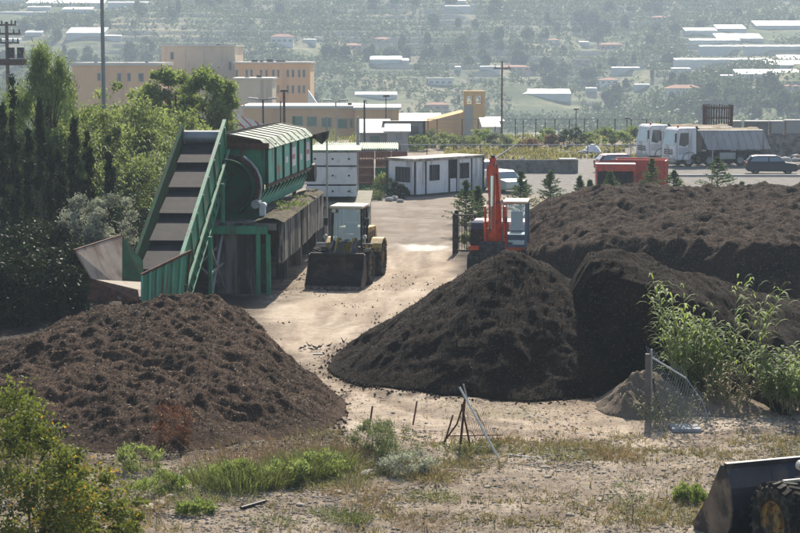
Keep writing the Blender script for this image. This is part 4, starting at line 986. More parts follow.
b = MB(); b.b2((3.33, .0, .13), (3.95, .046, .98)); b.build('lower_door', M_white, cb)
b = MB(); b.b2((3.28, -.03, .12), (3.34, .045, Hb-.12)); b.b2((3.95, -.03, .12), (4.02, .045, Hb-.12)); b.build('door_frame', M_dark, cb)

# ------------------------------------------------------------------ vegetation
r = np.random.default_rng(77)
L_cyp = leafmat('cypress_leaf', (.012, .022, .010), (.035, .055, .022), .15)
L_pine = leafmat('pine_needles', (.08, .12, .04), (.28, .35, .15), .4, tcol=(1.5, 1.5, 1.0))
L_broad = leafmat('broad_leaf', (.075, .11, .035), (.25, .31, .11), .4, tcol=(1.6, 1.6, 1.0))
L_thick = leafmat('thicket_leaf', (.06, .09, .035), (.26, .31, .14), .48, tcol=(1.5, 1.5, .9))
L_cane = leafmat('cane_leaf', (.07, .12, .035), (.27, .34, .12), .45, tcol=(1.6, 1.6, .9))
L_olive = leafmat('olive_leaf', (.10, .12, .09), (.46, .48, .40), .35, tcol=(1.2, 1.2, 1.0))
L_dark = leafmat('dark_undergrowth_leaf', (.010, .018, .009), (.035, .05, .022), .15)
L_bush = leafmat('bush_leaf', (.03, .045, .015), (.17, .19, .055), .3)
L_ylw = leafmat('yellow_leaf', (.38, .22, .03), (.50, .38, .07), .4, tcol=(1.3, 1.1, .6))
L_con = leafmat('young_conifer_needles', (.03, .055, .03), (.11, .16, .08), .3)
L_rust = leafmat('rusty_dry_leaf', (.10, .045, .025), (.24, .12, .07), .2, tcol=(1.2, 1, .8))
L_grey = leafmat('grey_green_leaf', (.07, .09, .05), (.21, .23, .15), .25)
L_far = leafmat('far_tree_leaf', (.035, .055, .03), (.10, .13, .065), .3, tcol=(1.4, 1.4, 1.0))

def at(px, Y, dz=0):
    x = (px-400)*Y/F; return (x, Y, gz(x, Y)+dz)
cyp = [(14, 76, 71), (29, 122, 72.5), (41, 101, 71), (50, 128, 73.5), (60, 122, 72), (74, 104, 71.5), (88, 122, 72.5), (109, 130, 72), (3, 92, 74)]
cl = ['tallest dark cypress at the left edge, beside the utility pole', 'short dark cypress squeezed right of the tallest one', 'second tallest slim cypress left of the big pale pine centre', 'short slim cypress in the middle of the cypress row', 'medium cypress with a dense black green crown below the pine', 'tall broad cypress right of the middle of the row', 'rounded cypress second from the right of the row', 'lone narrow cypress standing apart at the right end of the row', 'thin cypress cut by the left edge of the photo']
for (px, ty, Y), lab in zip(cyp, cl):
    x, y, z = at(px, Y); top = CH-(ty-53)*Y/F; h = top-z
    t = empty('cypress_tree', lab, 'tree', (x, y, z-.05), 0, 'cypress row on the left bank')
    _, C = crown('crown', L_cyp, t, r, 5200, (0, 0, h*.5), (.21+.05*r.random(), .21, h*.50), 46, cr=.085, leaf=.16, wid=.05, up=1.4, shell=.5, flat=1.6, cfun=lambda C: C*np.array([1, 1, 1])*(np.stack([1-.45*np.clip(C[:, 2], 0, 1), 1-.45*np.clip(C[:, 2], 0, 1), np.ones(len(C))], -1)))
    b = MB(); b.tube((0, 0, -.2), (0, 0, h*.8), .10, .03, 7); b.build('trunk', M_bark, t, smooth=True)
# big pine, spiky
x, y, z = at(48, 82)
t = empty('pine_tree', 'big pale green feathery pine rising behind the cypress row', 'tree', (x, y, z), 0)
def spire(C):
    k = 1-.5*np.clip((C[:, 2]+.1)/1.1, 0, 1)**1.5; return np.stack([C[:, 0]*k, C[:, 1]*k, C[:, 2]], -1)
_, C = crown('crown', L_pine, t, r, 26000, (0, 0, 5.0), (1.75, 1.5, 3.8), 150, cr=.12, leaf=.22, wid=.04, up=1.1, shell=.8, flat=1.7, cfun=spire)
trunk(t, (0, 0, 0), C, .2, 6.5, every=4)
x, y, z = at(25, 86)
t = empty('pine_tree', 'lower green pine at the left edge, left of the big pale pine', 'tree', (x, y, z), 0)
_, C = crown('crown', L_pine, t, r, 12000, (0, 0, 3.6), (1.7, 1.4, 3.2), 60, cr=.22, leaf=.26, wid=.03, up=1.6, shell=.8, flat=1.5, cfun=spire)
trunk(t, (0, 0, 0), C, .16, 4.5, every=4)
# broadleaf
x, y, z = at(166, 110)
t = empty('broadleaf_tree', 'left of two pale green broadleaf trees before the beige block', 'tree', (x, y, z), 0)
_, C = crown('crown', L_broad, t, r, 16000, (0, 0, 6.0), (1.75, 1.6, 2.1), 80, cr=.2, leaf=.22, wid=.12, shell=.9)
trunk(t, (0, 0, 0), C, .2, 4.6, every=3)
x, y, z = at(208, 104)
t = empty('broadleaf_tree', 'right of two pale green broadleaf trees, above the conveyor top', 'tree', (x, y, z), 0)
_, C = crown('crown', L_broad, t, r, 13000, (0, 0, 6.1), (1.6, 1.5, 2.0), 70, cr=.24, leaf=.2, wid=.11, shell=.9)
trunk(t, (0, 0, 0), C, .13, 3.4, every=3)
# thicket
th_ = [(8, 80, 4.6, 1.4), (34, 79, 4.9, 1.4), (58, 80, 5.2, 1.4), (80, 80, 5.4, 1.4), (112, 92, 7.0, 1.6), (92, 84, 6.2, 1.5), (118, 86, 6.1, 1.6), (140, 88, 6.4, 1.6), (163, 90, 6.2, 1.6), (186, 92, 6.0, 1.5), (128, 80, 4.6, 1.3), (152, 86, 5.2, 1.4), (205, 95, 5.0, 1.4), (230, 99, 4.6, 1.5), (72, 86, 6.4, 1.6), (108, 79, 3.4, 1.2)]
for i, (px, Y, h, w_) in enumerate(th_):
    x, y, z = at(px, Y)
    t = empty('thicket_shrub', 'tall yellow green leafy shrub in the thicket between the cypresses and the conveyor', 'shrub', (x, y, z), 0, 'thicket shrubs behind the conveyor')
    _, C = crown('crown', L_thick, t, r, 6500, (0, 0, h*.55), (w_, w_*.9, h*.5), 50, cr=.22, leaf=.19, wid=.075, shell=.85, up=.3)
    trunk(t, (0, 0, -.1), C, .07, h*.6, every=3, name='stem')
def canes(name, label, cat, loc, r, n, h, spread, group=None, leaf=.55, nl=12, lean=.18, mt=None, dirs=None, wid=.045, r0=.012):
    t = empty(name, label, cat, loc, 0, group); st = MB(); Vs = []; Ts = []; 
    for i in range(n):
        an = r.random()*6.28; rd = spread*math.sqrt(r.random()); b0 = np.array([rd*math.cos(an), rd*math.sin(an), 0])
        L_ = np.array([r.normal()*lean, r.normal()*lean, 1.0])+np.append(b0[:2]/max(spread, .1)*lean, 0)
        if dirs: L_ = L_+np.array(dirs[i % len(dirs)])
        hh = h*(.55+.45*r.random()); L_ = L_/np.linalg.norm(L_)
        bend = np.array([L_[0], L_[1], -.25])*.5
        def pt(s): return b0+L_*hh*s+bend*hh*s*s*.35
        st.path([pt(0), pt(.35), pt(.7), pt(1)], [r0, r0, r0*.7, r0*.3], 5)
        tn = r.random()
        for k in range(nl):
            s = .22+.78*(k+r.random()*.6)/nl; a = r.random()*6.28; d = np.array([math.cos(a), math.sin(a), .9]); d /= np.linalg.norm(d)
            p0 = pt(s); ln = leaf*(.6+.6*r.random())*(1.1-.4*s); side = np.cross(d, [0, 0, 1.]); side /= np.linalg.norm(side)
            p1 = p0+d*ln*.45; p2 = p1+np.array([d[0], d[1], .1])*ln*.35; p3 = p2+np.array([d[0]*.9, d[1]*.9, -.45])*ln*.35
            ww = wid*(.7+.5*r.random())
            Vs.append([p0-side*ww*.25, p0+side*ww*.25, p1+side*ww*.5, p1-side*ww*.5, p2+side*ww*.4, p2-side*ww*.4, p3+side*.003, p3-side*.003]); Ts += [min(1, max(0, tn*.5+r.random()*.5))]*8
    V = np.array(Vs).reshape(-1, 3); i8 = np.arange(len(Vs))[:, None]*8
    Q = np.concatenate([i8+np.array([0, 1, 2, 3]), i8+np.array([3, 2, 4, 5]), i8+np.array([5, 4, 6, 7])])
    npmesh('leaves', V, Q, mt or L_cane, t, tint=Ts)
    st.build('stems', mat('cane_stem', (.20, .20, .09), .6, var=.3), t, smooth=True)
    return t
for i, (px, Y, h) in enumerate([(100, 77, 3.6), (117, 78, 4.3), (135, 82, 4.6), (150, 84, 4.8), (170, 87, 4.6), (192, 89, 4.5), (104, 82, 5.6), (124, 83, 5.8), (143, 84, 6.0), (158, 85, 5.8), (176, 88, 5.9), (88, 81, 5.2)]):
    canes('cane_clump', 'tall slender cane clump at the dark foot of the thicket behind the conveyor', 'canes', at(px, Y), r, 34, h, .8, 'cane clumps in the thicket', leaf=.7, nl=14, lean=.10, wid=.055)
# dark undergrowth under the cypresses
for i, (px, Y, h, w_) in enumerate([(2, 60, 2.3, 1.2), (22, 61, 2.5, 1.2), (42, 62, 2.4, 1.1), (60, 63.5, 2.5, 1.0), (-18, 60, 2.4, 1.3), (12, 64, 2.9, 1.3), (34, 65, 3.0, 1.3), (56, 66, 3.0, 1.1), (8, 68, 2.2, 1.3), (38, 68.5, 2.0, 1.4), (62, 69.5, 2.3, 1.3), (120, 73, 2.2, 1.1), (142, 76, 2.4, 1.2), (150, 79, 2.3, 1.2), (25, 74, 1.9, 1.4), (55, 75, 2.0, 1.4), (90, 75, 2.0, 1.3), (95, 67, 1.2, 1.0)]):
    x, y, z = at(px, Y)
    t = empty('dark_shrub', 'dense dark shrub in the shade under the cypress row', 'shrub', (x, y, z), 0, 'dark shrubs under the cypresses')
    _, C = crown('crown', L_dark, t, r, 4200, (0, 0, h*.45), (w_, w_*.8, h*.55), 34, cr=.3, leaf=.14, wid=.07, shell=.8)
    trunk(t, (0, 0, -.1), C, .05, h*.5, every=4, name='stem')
for px, Y, h, lab in ((84, 66.0, 3.9, 'silvery grey green bush above the steel hopper, left half'), (112, 67.0, 3.9, 'silvery grey green bush above the steel hopper, right half beside the conveyor')):
    x, y, z = at(px, Y)
    t = empty('silver_bush', lab, 'bush', (x, y, z), 0, 'silvery bushes by the hopper')
    _, C = crown('crown', L_olive, t, r, 7000, (0, 0, h*.70), (.85, .7, h*.30), 44, cr=.2, leaf=.12, wid=.035, shell=.95, up=.5)
    trunk(t, (0, 0, -.1), C, .04, h*.6, every=3, name='stem')

# foreground bush
x, y = -7.05, 30.6
t = empty('leafy_bush', 'big leafy yellow green bush filling the lower left corner', 'bush', (x, y, gz(x, y)), 0)
_, C = crown('foliage', L_bush, t, r, 25000, (0, 0, 1.45), (1.5, 1.3, 1.75), 150, cr=.15, leaf=.078, wid=.042, shell=.95, up=.2, tvar=.8, cfun=lambda C: np.stack([C[:, 0]+.15*(1-C[:, 2])*.8, C[:, 1], C[:, 2]], -1))
trunk(t, (-.5, 0, -.1), C, .035, 2.2, every=7, name='stem', mt=M_bark)
trunk(t, (.6, -.2, -.1), C[1:], .03, 1.8, every=8, name='stem', mt=M_drybark)
k_ = r.choice(len(C), 30); P = (C[k_][:, None, :]+r.normal(size=(30, 28, 3))*.22).reshape(-1, 3); A = unit(r.normal(size=P.shape)); V, Q = leafquads(P, A, np.full(len(P), .08), np.full(len(P), .045), r)
npmesh('yellow_leaves', V, Q, L_ylw, t, tint=np.repeat(r.random(len(P)), 4))
for (px, Y, h, w_, lab, yel) in ((80, 31.8, 1.5, .95, 'lower leafy bush with orange yellow leaves right of the big corner bush', 22), (114, 32.6, .75, .42, 'smallest leafy bush at the right foot of the corner bushes', 6)):
    x = (px-400)*Y/F
    t = empty('leafy_bush', lab, 'bush', (x, Y, gz(x, Y)), 0)
    _, C = crown('foliage', L_bush, t, r, int(9000*w_), (0, 0, h*.5), (w_, w_*.8, h*.52), 50, cr=.22, leaf=.072, wid=.04, shell=.95, tvar=.8)
    trunk(t, (0, 0, -.1), C, .03, h*.6, every=2, name='stem', mt=M_drybark)
    P = (C[r.choice(len(C), yel)][:, None, :]+r.normal(size=(yel, 20, 3))*.15).reshape(-1, 3); A = unit(r.normal(size=P.shape)); V, Q = leafquads(P, A, np.full(len(P), .075), np.full(len(P), .045), r)
    npmesh('yellow_leaves', V, Q, L_ylw, t, tint=np.repeat(r.random(len(P)), 4))

# tall grasses and mid shrubs at the heap foot
def gat(px, py): p = GP(px, py); return (p.x, p.y, p.z-.03)
gi = 0
for (px, py, h, sp, mt, n) in ((215, 482, .95, .55, 'g', 900), (240, 488, 1.0, .6, 'g', 1000), (268, 484, 1.05, .55, 'g', 900), (300, 474, 1.05, .6, 'g', 1000), (325, 468, .95, .55, 'g', 800), (255, 468, 1.25, .9, 'd', 500), (300, 458, 1.3, .9, 'd', 500), (225, 466, 1.2, .8, 'd', 420), (340, 455, .8, .6, 'd', 300), (180, 480, .5, .5, 'd', 260), (195, 492, .45, .5, 'g', 300)):
    if mt == 'd': h, n = h*.78, int(n*.7)
    clump('tall_grass', {'g': 'tall green grass clump at the right foot of the low brown heap', 'd': 'dry orange tipped tall grass behind the green clumps at the heap foot'}[mt], 'grass clump', gat(px, py), r, n, h*(.8 if mt == 'g' else .95), sp*1.15, .012, {'g': M_grassg, 'd': leafmat('orange_grass', (.17, .12, .075), (.38, .28, .18), .2, tcol=(1.1, 1, .8))}[mt], {'g': 'green grass clumps by the heap', 'd': 'dry grass clumps by the heap'}[mt], lean=.35)
for (px, py, h, w_, lab, m_) in ((395, 462, 1.0, .62, 'rounded grey green bush around the leaning rusty stake', L_grey), (372, 452, .7, .5, 'small grey green bush left of the leaning rusty stake', L_grey), (408, 474, .5, .6, 'low pale grey green bush on the gravel before the rounded one', L_olive),
                                (322, 476, .6, .55, 'dark tangled bush among the tall grass clumps', L_thick), (286, 484, .55, .5, 'leafy green weed at the front of the tall grass', L_thick), (232, 486, .6, .5, 'leafy green weed at the left end of the tall grass', L_broad), (160, 492, .45, .5, 'low bright green weed at the foot of the low heap', L_broad), (140, 470, .6, .5, 'dark green weed at the foot of the low heap, left', L_thick), (196, 512, .25, .4, 'small green weed patch on the gravel near the dark pipe', L_broad),
                                (172, 448, 1.1, .42, 'rusty brown dried plant standing against the low heap', L_rust), (690, 500, .35, .35, 'small bright green weed left of the black loader bucket', L_broad), (632, 520, .9, .42, 'thin wispy weed standing on the dry ground left of the bucket', L_grey)):
    p_ = gat(px, py); t = empty('weed_bush', lab, 'bush', p_, 0)
    _, C = crown('foliage', m_, t, r, 2600 if 'wispy' not in lab else 420, (0, 0, h*.5), (w_, w_*.8, h*.5), 36, cr=.26, leaf=.07, wid=.02, shell=.95, up=.8, tvar=.6)
    trunk(t, (0, 0, -.05), C, .012, h*.6, every=2, name='stem', mt=M_drybark)

# giant reeds
canes('giant_reed', 'giant reed with drooping silvery leaves leaning left over the mesh fence', 'reeds', gat(682, 402), r, 11, 3.5, .3, leaf=.75, nl=20, lean=.10, dirs=[(-.18, 0, 0), (-.32, 0, 0), (-.05, 0, 0)], wid=.052)
canes('giant_reed', 'dense middle clump of giant reeds with yellow green leaves', 'reeds', gat(704, 400), r, 36, 2.7, .42, leaf=.6, nl=20, lean=.10, wid=.052)
canes('giant_reed', 'tall giant reed leaning right with tufted top, right of the clump', 'reeds', gat(728, 402), r, 10, 3.6, .3, leaf=.65, nl=15, lean=.08, dirs=[(.18, 0, 0), (.32, 0, 0), (.05, 0, 0)], wid=.052)
canes('dry_cane', 'dry straw coloured canes at the foot of the giant reeds', 'reeds', gat(716, 408), r, 50, 1.5, .9, leaf=.3, nl=8, lean=.35, mt=M_grassd, wid=.03)
canes('leafy_cane', 'broad leaved green cane plant at the right edge beside the reeds', 'reeds', gat(790, 410), r, 44, 1.8, .6, leaf=.45, nl=15, lean=.2, wid=.085, mt=L_cane)
canes('dry_cane', 'dry grey brown weeds tangled inside the leaning mesh fence', 'reeds', gat(672, 428), r, 40, 1.3, .55, leaf=.22, nl=7, lean=.35, mt=L_grey, wid=.02, r0=.006)

# young conifers
def conifer(px, Y, ty, lab, wmul=1, n=3600):
    wmul *= 1.75
    x, y, z = at(px, Y); h = CH-(ty-53)*Y/F-z
    t = empty('young_conifer', lab, 'tree', (x, y, z), 0, 'young conifers behind the heaps')
    br = MB(); Ps = []; As = []
    br.tube((0, 0, -.1), (0, 0, h), .045, .01, 6)
    for zz in np.linspace(.15*h, .98*h, 17):
        R_ = (1-zz/h)*h*.34*wmul+.07
        for k in range(6):
            a = r.random()*6.28; L_ = R_*(.55+.6*r.random()); e = np.array([math.cos(a)*L_, math.sin(a)*L_, .22*L_]); br.tube((0, 0, zz), tuple(np.array([0, 0, zz])+e), .012, .004, 4)
            m_ = max(4, int(n/102)); s = r.random(m_)**.7; Pp = np.array([0, 0, zz])+e*s[:, None]+r.normal(size=(m_, 3))*.035; Ps.append(Pp); As.append(unit(e/np.linalg.norm(e)+r.normal(size=(m_, 3))*.7+[0, 0, .3]))
    P = np.concatenate(Ps); A = np.concatenate(As); sz = .13*(.6+.8*r.random(len(P))); V, Q = leafquads(P, A, sz, sz*.3, r)
    npmesh('needles', V, Q, L_con, t, tint=np.repeat(r.random(len(P)), 4)); br.build('trunk', M_bark, t)
for a in ((466, 90, 180, 'young conifer standing behind the black gate, left of the excavator boom', .9), (478, 94, 186, 'young conifer half hidden by the excavator boom', .8), (521, 99, 171, 'dark young conifer right of the pale green car', 1), (551, 100, 170, 'slender young conifer second right of the pale green car', 1), (590, 101, 180, 'small pale young conifer at the left end of the red skips', .9),
          (611, 100, 171, 'young conifer in front of the open fronted red skip', 1), (652, 101, 158, 'tallest young conifer in front of the ribbed red skip', .75), (674, 101, 170, 'young conifer at the right end of the ribbed red skip', 1), (718, 101, 157, 'sprawling young conifer beside the thin post, in front of the dump truck', 1.2), (742, 102, 182, 'low spindly young conifer below the dark blue car', 1), (580, 103, 176, 'tiny young conifer in the gap left of the red skips', .8)):
    conifer(a[0], a[1], a[2], a[3], a[4])

# shrubs and dry growth before and behind the boundary fence
sh = [(432, 172, 1.6, 2.0, L_grey), (447, 170, 1.5, 1.6, L_thick), (462, 172, 1.2, 1.8, L_grey), (480, 171, 1.9, 1.7, L_broad), (497, 170, 1.5, 1.5, L_grey), (512, 172, 1.1, 1.6, L_thick), (530, 170, .9, 1.8, L_rust), (571, 170, 2.1, 1.8, L_dark), (553, 173, 1.0, 1.3, L_rust), (604, 174, 1.8, 1.7, L_thick), (620, 173, 1.4, 1.6, L_thick), (635, 175, 1.7, 1.5, L_thick), (650, 175, 1.6, 1.5, L_broad), (546, 178, 1.2, 1.6, L_broad), (588, 176, 1.3, 1.2, L_broad), (660, 178, 1.8, 1.3, L_thick), (418, 168, 1.4, 1.6, L_broad)]
for i, (px, Y, h, w_, m_) in enumerate(sh):
    x, y, z = at(px, Y)
    nm = {'dark_undergrowth_leaf': 'biggest dark brown green shrub before the boundary fence', 'rusty_dry_leaf': 'low rusty dry shrub before the boundary fence', 'grey_green_leaf': 'grey green shrub before the boundary fence', 'thicket_leaf': 'bright yellow green shrub along the boundary fence', 'broad_leaf': 'mid green shrub along the boundary fence'}[m_.name]
    t = tag(empty('fence_shrub', nm, 'shrub', (x, y, z), 0, 'shrubs along the boundary fence'), nm)
    _, C = crown('crown', m_, t, r, 1800, (0, 0, h*.45), (w_*.62, w_*.6, h*.55), 22, cr=.3, leaf=.2, wid=.09, shell=.9, up=.3)
# bushes near cabin and pallets
for (px, Y, h, w_, m_, lab) in ((384, 116, 1.3, .9, L_thick, 'green bush beside the crate stacks left of the office cabin'), (370, 112, .7, .8, L_grey, 'low grey weeds before the crate stacks'), (396, 113.6, .9, .5, L_dark, 'dark grass clump at the left wall of the office cabin'), (402, 112.9, .8, .45, L_dark, 'small dark grass clump under the side window of the office cabin'), (470, 83.5, .9, .35, L_thick, 'green weed at the foot of the black gate'), (330, 150, 2.6, 2.2, L_thick, 'yellow green bush behind the white panelled container'), (312, 146, 2.4, 1.5, L_broad, 'green bush left behind the white panelled container')):
    x, y, z = at(px, Y); t = empty('small_bush', lab, 'bush', (x, y, z), 0)
    _, C = crown('crown', m_, t, r, 2200, (0, 0, h*.45), (w_, w_*.8, h*.55), 26, cr=.28, leaf=.13, wid=.04, shell=.9, up=.8)

# scattered ground plants, grass and gravel (uncountable)
def scatter(n, x0, x1, y0, y1, dens):
    X = r.uniform(x0, x1, n); Y = r.uniform(y0, y1, n); k = r.random(n) < dens(X, Y); return X[k], Y[k]
def outside_heaps(X, Y): return (hL(X, Y) < .02) & (np.maximum(hA(X, Y), hD(X, Y)) < .02) & (hB(X, Y) < .02)
def gzz(X, Y): return hz(X, Y)+ground_relief(X, Y)
X, Y = scatter(62000, -12, 12, 28, 47.5, lambda X, Y: (ss(.46, .62, fbm(X/3.0, Y/2.2, 4, 31))*.7+.07+.25*ss(.5,.6,fbm(X/1.2,Y/.9,3,37)))*(1-ss(41.6, 43.6, Y)*.97))
k = outside_heaps(X, Y); X, Y = X[k], Y[k]; n = len(X); Z = gzz(X, Y)
hh = .05+.13*r.random(n)**2+.05*(fbm(X, Y, 2, 4) > .55); P0 = np.stack([X, Y, Z-.01], -1)
dd = unit(r.normal(size=(n, 3))*np.array([.6, .6, .0])+np.array([0, 0, 1])); s = unit(np.cross(dd, r.normal(size=(n, 3))))*.012
nb_ = 3; V = []; T = []
for j in range(nb_):
    off = r.normal(size=(n, 3))*np.array([.03, .03, 0]); d2 = unit(dd+r.normal(size=(n, 3))*.35); d2[:, 2] = np.abs(d2[:, 2])
    p0 = P0+off; V.append(np.stack([p0-s, p0+s, p0+d2*hh[:, None]+s*.2, p0+d2*hh[:, None]-s*.2], 1)); T.append(r.random(n))
V = np.concatenate(V).reshape(-1, 3); T = np.concatenate(T); Q = np.arange(len(V)).reshape(-1, 4)
tag(npmesh('grass', V, Q, leafmat('short_grass', (.11, .12, .045), (.36, .30, .16), .25, tcol=(1.3, 1.2, .9)), tint=np.repeat(T, 4)), 'short green and dry grass growing in patches on the stony foreground', 'grass', kind='stuff')
X, Y = scatter(26000, -90, 90, 173, 221, lambda X, Y: ss(.40, .55, fbm(X/7, Y/9, 3, 33)))
X2, Y2 = scatter(5000, 4, 26, 150, 168, lambda X, Y: ss(.42, .6, fbm(X/5, Y/3, 3, 35))); X = np.concatenate([X, X2]); Y = np.concatenate([Y, Y2])
n = len(X); P = np.stack([X, Y, gzz(X, Y)+.2], -1); A = unit(r.normal(size=(n, 3))*.5+[0, 0, 1]); sz = .4+.5*r.random(n); V, Q = leafquads(P, A, sz, sz*.3, r)
tag(npmesh('ground_cover', V, Q, leafmat('rough_growth', (.10, .10, .04), (.32, .27, .15), .3), tint=np.repeat(r.random(n), 4)), 'rough dry grass and weeds covering the waste ground by the boundary fence', 'ground cover', kind='stuff')
# gravel: deformed octahedra
oct_ = np.array([(1, 0, 0), (-1, 0, 0), (0, 1, 0), (0, -1, 0), (0, 0, 1), (0, 0, -1)], float); of = np.array([(0, 2, 4), (2, 1, 4), (1, 3, 4), (3, 0, 4), (2, 0, 5), (1, 2, 5), (3, 1, 5), (0, 3, 5)])
X, Y = scatter(85000, -11, 12, 29, 47.5, lambda X, Y: (.25+.75*ss(.48, .6, fbm(X/2.4, Y/1.6, 4, 51)))*(1-ss(42, 44.5, Y)*.85)); k = outside_heaps(X, Y); X, Y = X[k], Y[k]; n = len(X)
sz = .008+.034*r.random(n)**5+.008*r.random(n)
V = (oct_[None]*(.6+.8*r.random((n, 6, 1)))*sz[:, None, None]*np.array([1.3, 1, .6])+np.stack([X, Y, gzz(X, Y)+.01], -1)[:, None]).reshape(-1, 3)
Q = (np.arange(n)[:, None, None]*6+of[None]).reshape(-1, 3)
tag(npmesh('gravel', V, Q, leafmat('gravel_stone', (.17, .145, .12), (.54, .49, .42), 0, .9), tint=np.repeat(r.random(n), 6)), 'loose pale gravel scattered over the foreground', 'gravel', kind='stuff')
X, Y = scatter(9000, -6, 9, 47, 75, lambda X, Y: .45*ss(.56, .72, fbm(X/2, Y/1.6, 4, 71))); k = outside_heaps(X, Y); X, Y = X[k], Y[k]; n = len(X); sz = .015+.04*r.random(n)**3
V = (oct_[None]*(.6+.8*r.random((n, 6, 1)))*sz[:, None, None]+np.stack([X, Y, gzz(X, Y)+.01], -1)[:, None]).reshape(-1, 3); Q = (np.arange(n)[:, None, None]*6+of[None]).reshape(-1, 3)
tag(npmesh('dirt_clods', V, Q, leafmat('clod', (.05, .038, .028), (.28, .23, .18), 0, .9), tint=np.repeat(r.random(n), 6)), 'small dark clods scattered over the pale track', 'clods', kind='stuff')
X, Y = scatter(60000, -11, 12, 29, 48, lambda X, Y: .25+.75*ss(.42, .6, fbm(X/2.0, Y/1.5, 4, 91))); k = outside_heaps(X, Y); X, Y = X[k], Y[k]; n = len(X)
P = np.stack([X, Y, gzz(X, Y)+.012], -1); A = unit(r.normal(size=(n, 3))*np.array([1, 1, .25])); sz = .03+.10*r.random(n)**2; V, Q = leafquads(P, A, sz, .006+.012*r.random(n), r)
tag(npmesh('straw_litter', V, Q, leafmat('straw', (.10, .07, .045), (.52, .43, .30), .1, .85), tint=np.repeat(r.random(n)**1.5, 4)), 'dry straw and plant litter strewn over the foreground', 'litter', kind='stuff')
dens_ = lambda X, Y: np.maximum.reduce([ss(-.40, .02, hL(X, Y)), ss(-.6, .02, hA(X, Y)), ss(-1.0, .02, hB(X, Y))])
X, Y = scatter(70000, -14, 14, 38, 56, lambda X, Y: dens_(X, Y)**2*.7*(np.maximum.reduce([hL(X, Y), hA(X, Y), hB(X, Y)]) < .06)); n = len(X); sz = .008+.045*r.random(n)**4
V = (oct_[None]*(.6+.8*r.random((n, 6, 1)))*sz[:, None, None]+np.stack([X, Y, gzz(X, Y)+.01], -1)[:, None]).reshape(-1, 3); Q = (np.arange(n)[:, None, None]*6+of[None]).reshape(-1, 3)
tag(npmesh('spilled_compost', V, Q, leafmat('spilled_crumb', (.018, .012, .009), (.09, .06, .042), 0, .95), tint=np.repeat(r.random(n), 6)), 'crumbs of dark compost spilled round the feet of the heaps', 'crumbs', kind='stuff')
for i in range(34):
    px = r.uniform(120, 440); py = r.uniform(462, 500) if i % 3 else r.uniform(500, 528)
    if i > 24: px = r.uniform(430, 640); py = r.uniform(440, 470)
    p_ = gat(px, py)
    if max(float(hL(np.array([p_[0]]), np.array([p_[1]]))[0]), 0) > .05: continue
    dry_ = r.random() < .5
    clump('weed_tussock', 'straw coloured tussock among the weeds of the foreground strip' if dry_ else 'small mixed green tussock among the weeds of the foreground strip', 'tussock', p_, r, int(r.uniform(90, 260)), r.uniform(.22, .55), r.uniform(.25, .6), .012, M_grassd if dry_ else M_grassg, 'dry tussocks in the foreground strip' if dry_ else 'green tussocks in the foreground strip', lean=.8)
# single stones
def rock(name, lab, loc, d, grp, mt):
    bm = MB(); n = 14; m = 8; V = []
    rr_ = np.random.default_rng(int(abs(loc[0]*100+loc[1]*7)))
    for i in range(m+1):
        for j in range(n):
            th = math.pi*i/m; ph = 2*math.pi*j/n; v = np.array([math.sin(th)*math.cos(ph), math.sin(th)*math.sin(ph), math.cos(th)])
            k = .75+.5*float(fbm(np.array([v[0]*1.6+loc[0]]), np.array([v[1]*1.6+v[2]*1.3+loc[1]]), 3, 1)[0]); V.append(tuple(v*k*np.array(d)))
    F_ = [(i*n+j, (i+1)*n+j, (i+1)*n+(j+1) % n, i*n+(j+1) % n) for i in range(m) for j in range(n)]
    bm.add(V, F_); o = bm.build(name, mt, loc=loc); tag(o, lab, 'stone', grp); o.rotation_euler = (0, 0, random.random()*3); return o
M_stone = mat('pale_stone', (.40, .35, .28), .9, var=.2, scale=6, dirt=(.18, .14, .11), dirt_amt=.4, dscale=5, bump=.5)
for i, (px, py, w_) in enumerate([(466/2.76+200, 474, .26), (148, 508, .22), (160, 503, .16), (186, 489, .2), (193, 474, .24), (172, 497, .14), (545, 468, .12), (548, 477, .1), (588, 463, .09), (487, 487, .1), (640, 455, .13), (655, 450, .1), (675, 447, .12), (520, 455, .1), (300, 505, .1), (338, 492, .12), (418, 497, .1), (452, 481, .09), (600, 500, .1), (570, 515, .1)]):
    p_ = gat(px, py); rock('stone', ('flat pale stone, the largest beside the tall grass' if i == 0 else 'pale stone lying loose on the gravel of the foreground'), (p_[0], p_[1], p_[2]+.04), (w_, w_*.7, w_*.35), None if i == 0 else 'loose pale stones', M_stone)

# ------------------------------------------------------------------ buildings beyond the yard
M_or = mat('orange_render', (.72, .45, .25), .9, var=.06, scale=.3, dirt=(.62, .37, .22), dirt_amt=.3, dscale=.4, streak=True)
M_or2 = mat('ochre_render', (.66, .43, .20), .9, var=.06, scale=.3, dirt=(.55, .37, .19), dirt_amt=.25, dscale=.4, streak=True)
M_beige = mat('beige_render', (.58, .49, .37), .9, var=.07, scale=.3, dirt=(.36, .31, .25), dirt_amt=.3, dscale=.4, streak=True)
M_greyr = mat('grey_render', (.36, .35, .33), .9, var=.1, scale=.4)
M_roofw = mat('white_roof', (.55, .53, .49), .7, var=.08, scale=.4)
M_shut = mat('green_shutter', (.16, .24, .17), .6, var=.15, scale=1)
M_terr = mat('terracotta', (.38, .19, .13), .9, var=.2, scale=1)
M_pinkw = mat('pink_render', (.52, .36, .30), .9, var=.08, scale=.5)
M_whr = mat('white_render', (.68, .67, .64), .85, var=.06, scale=.5)
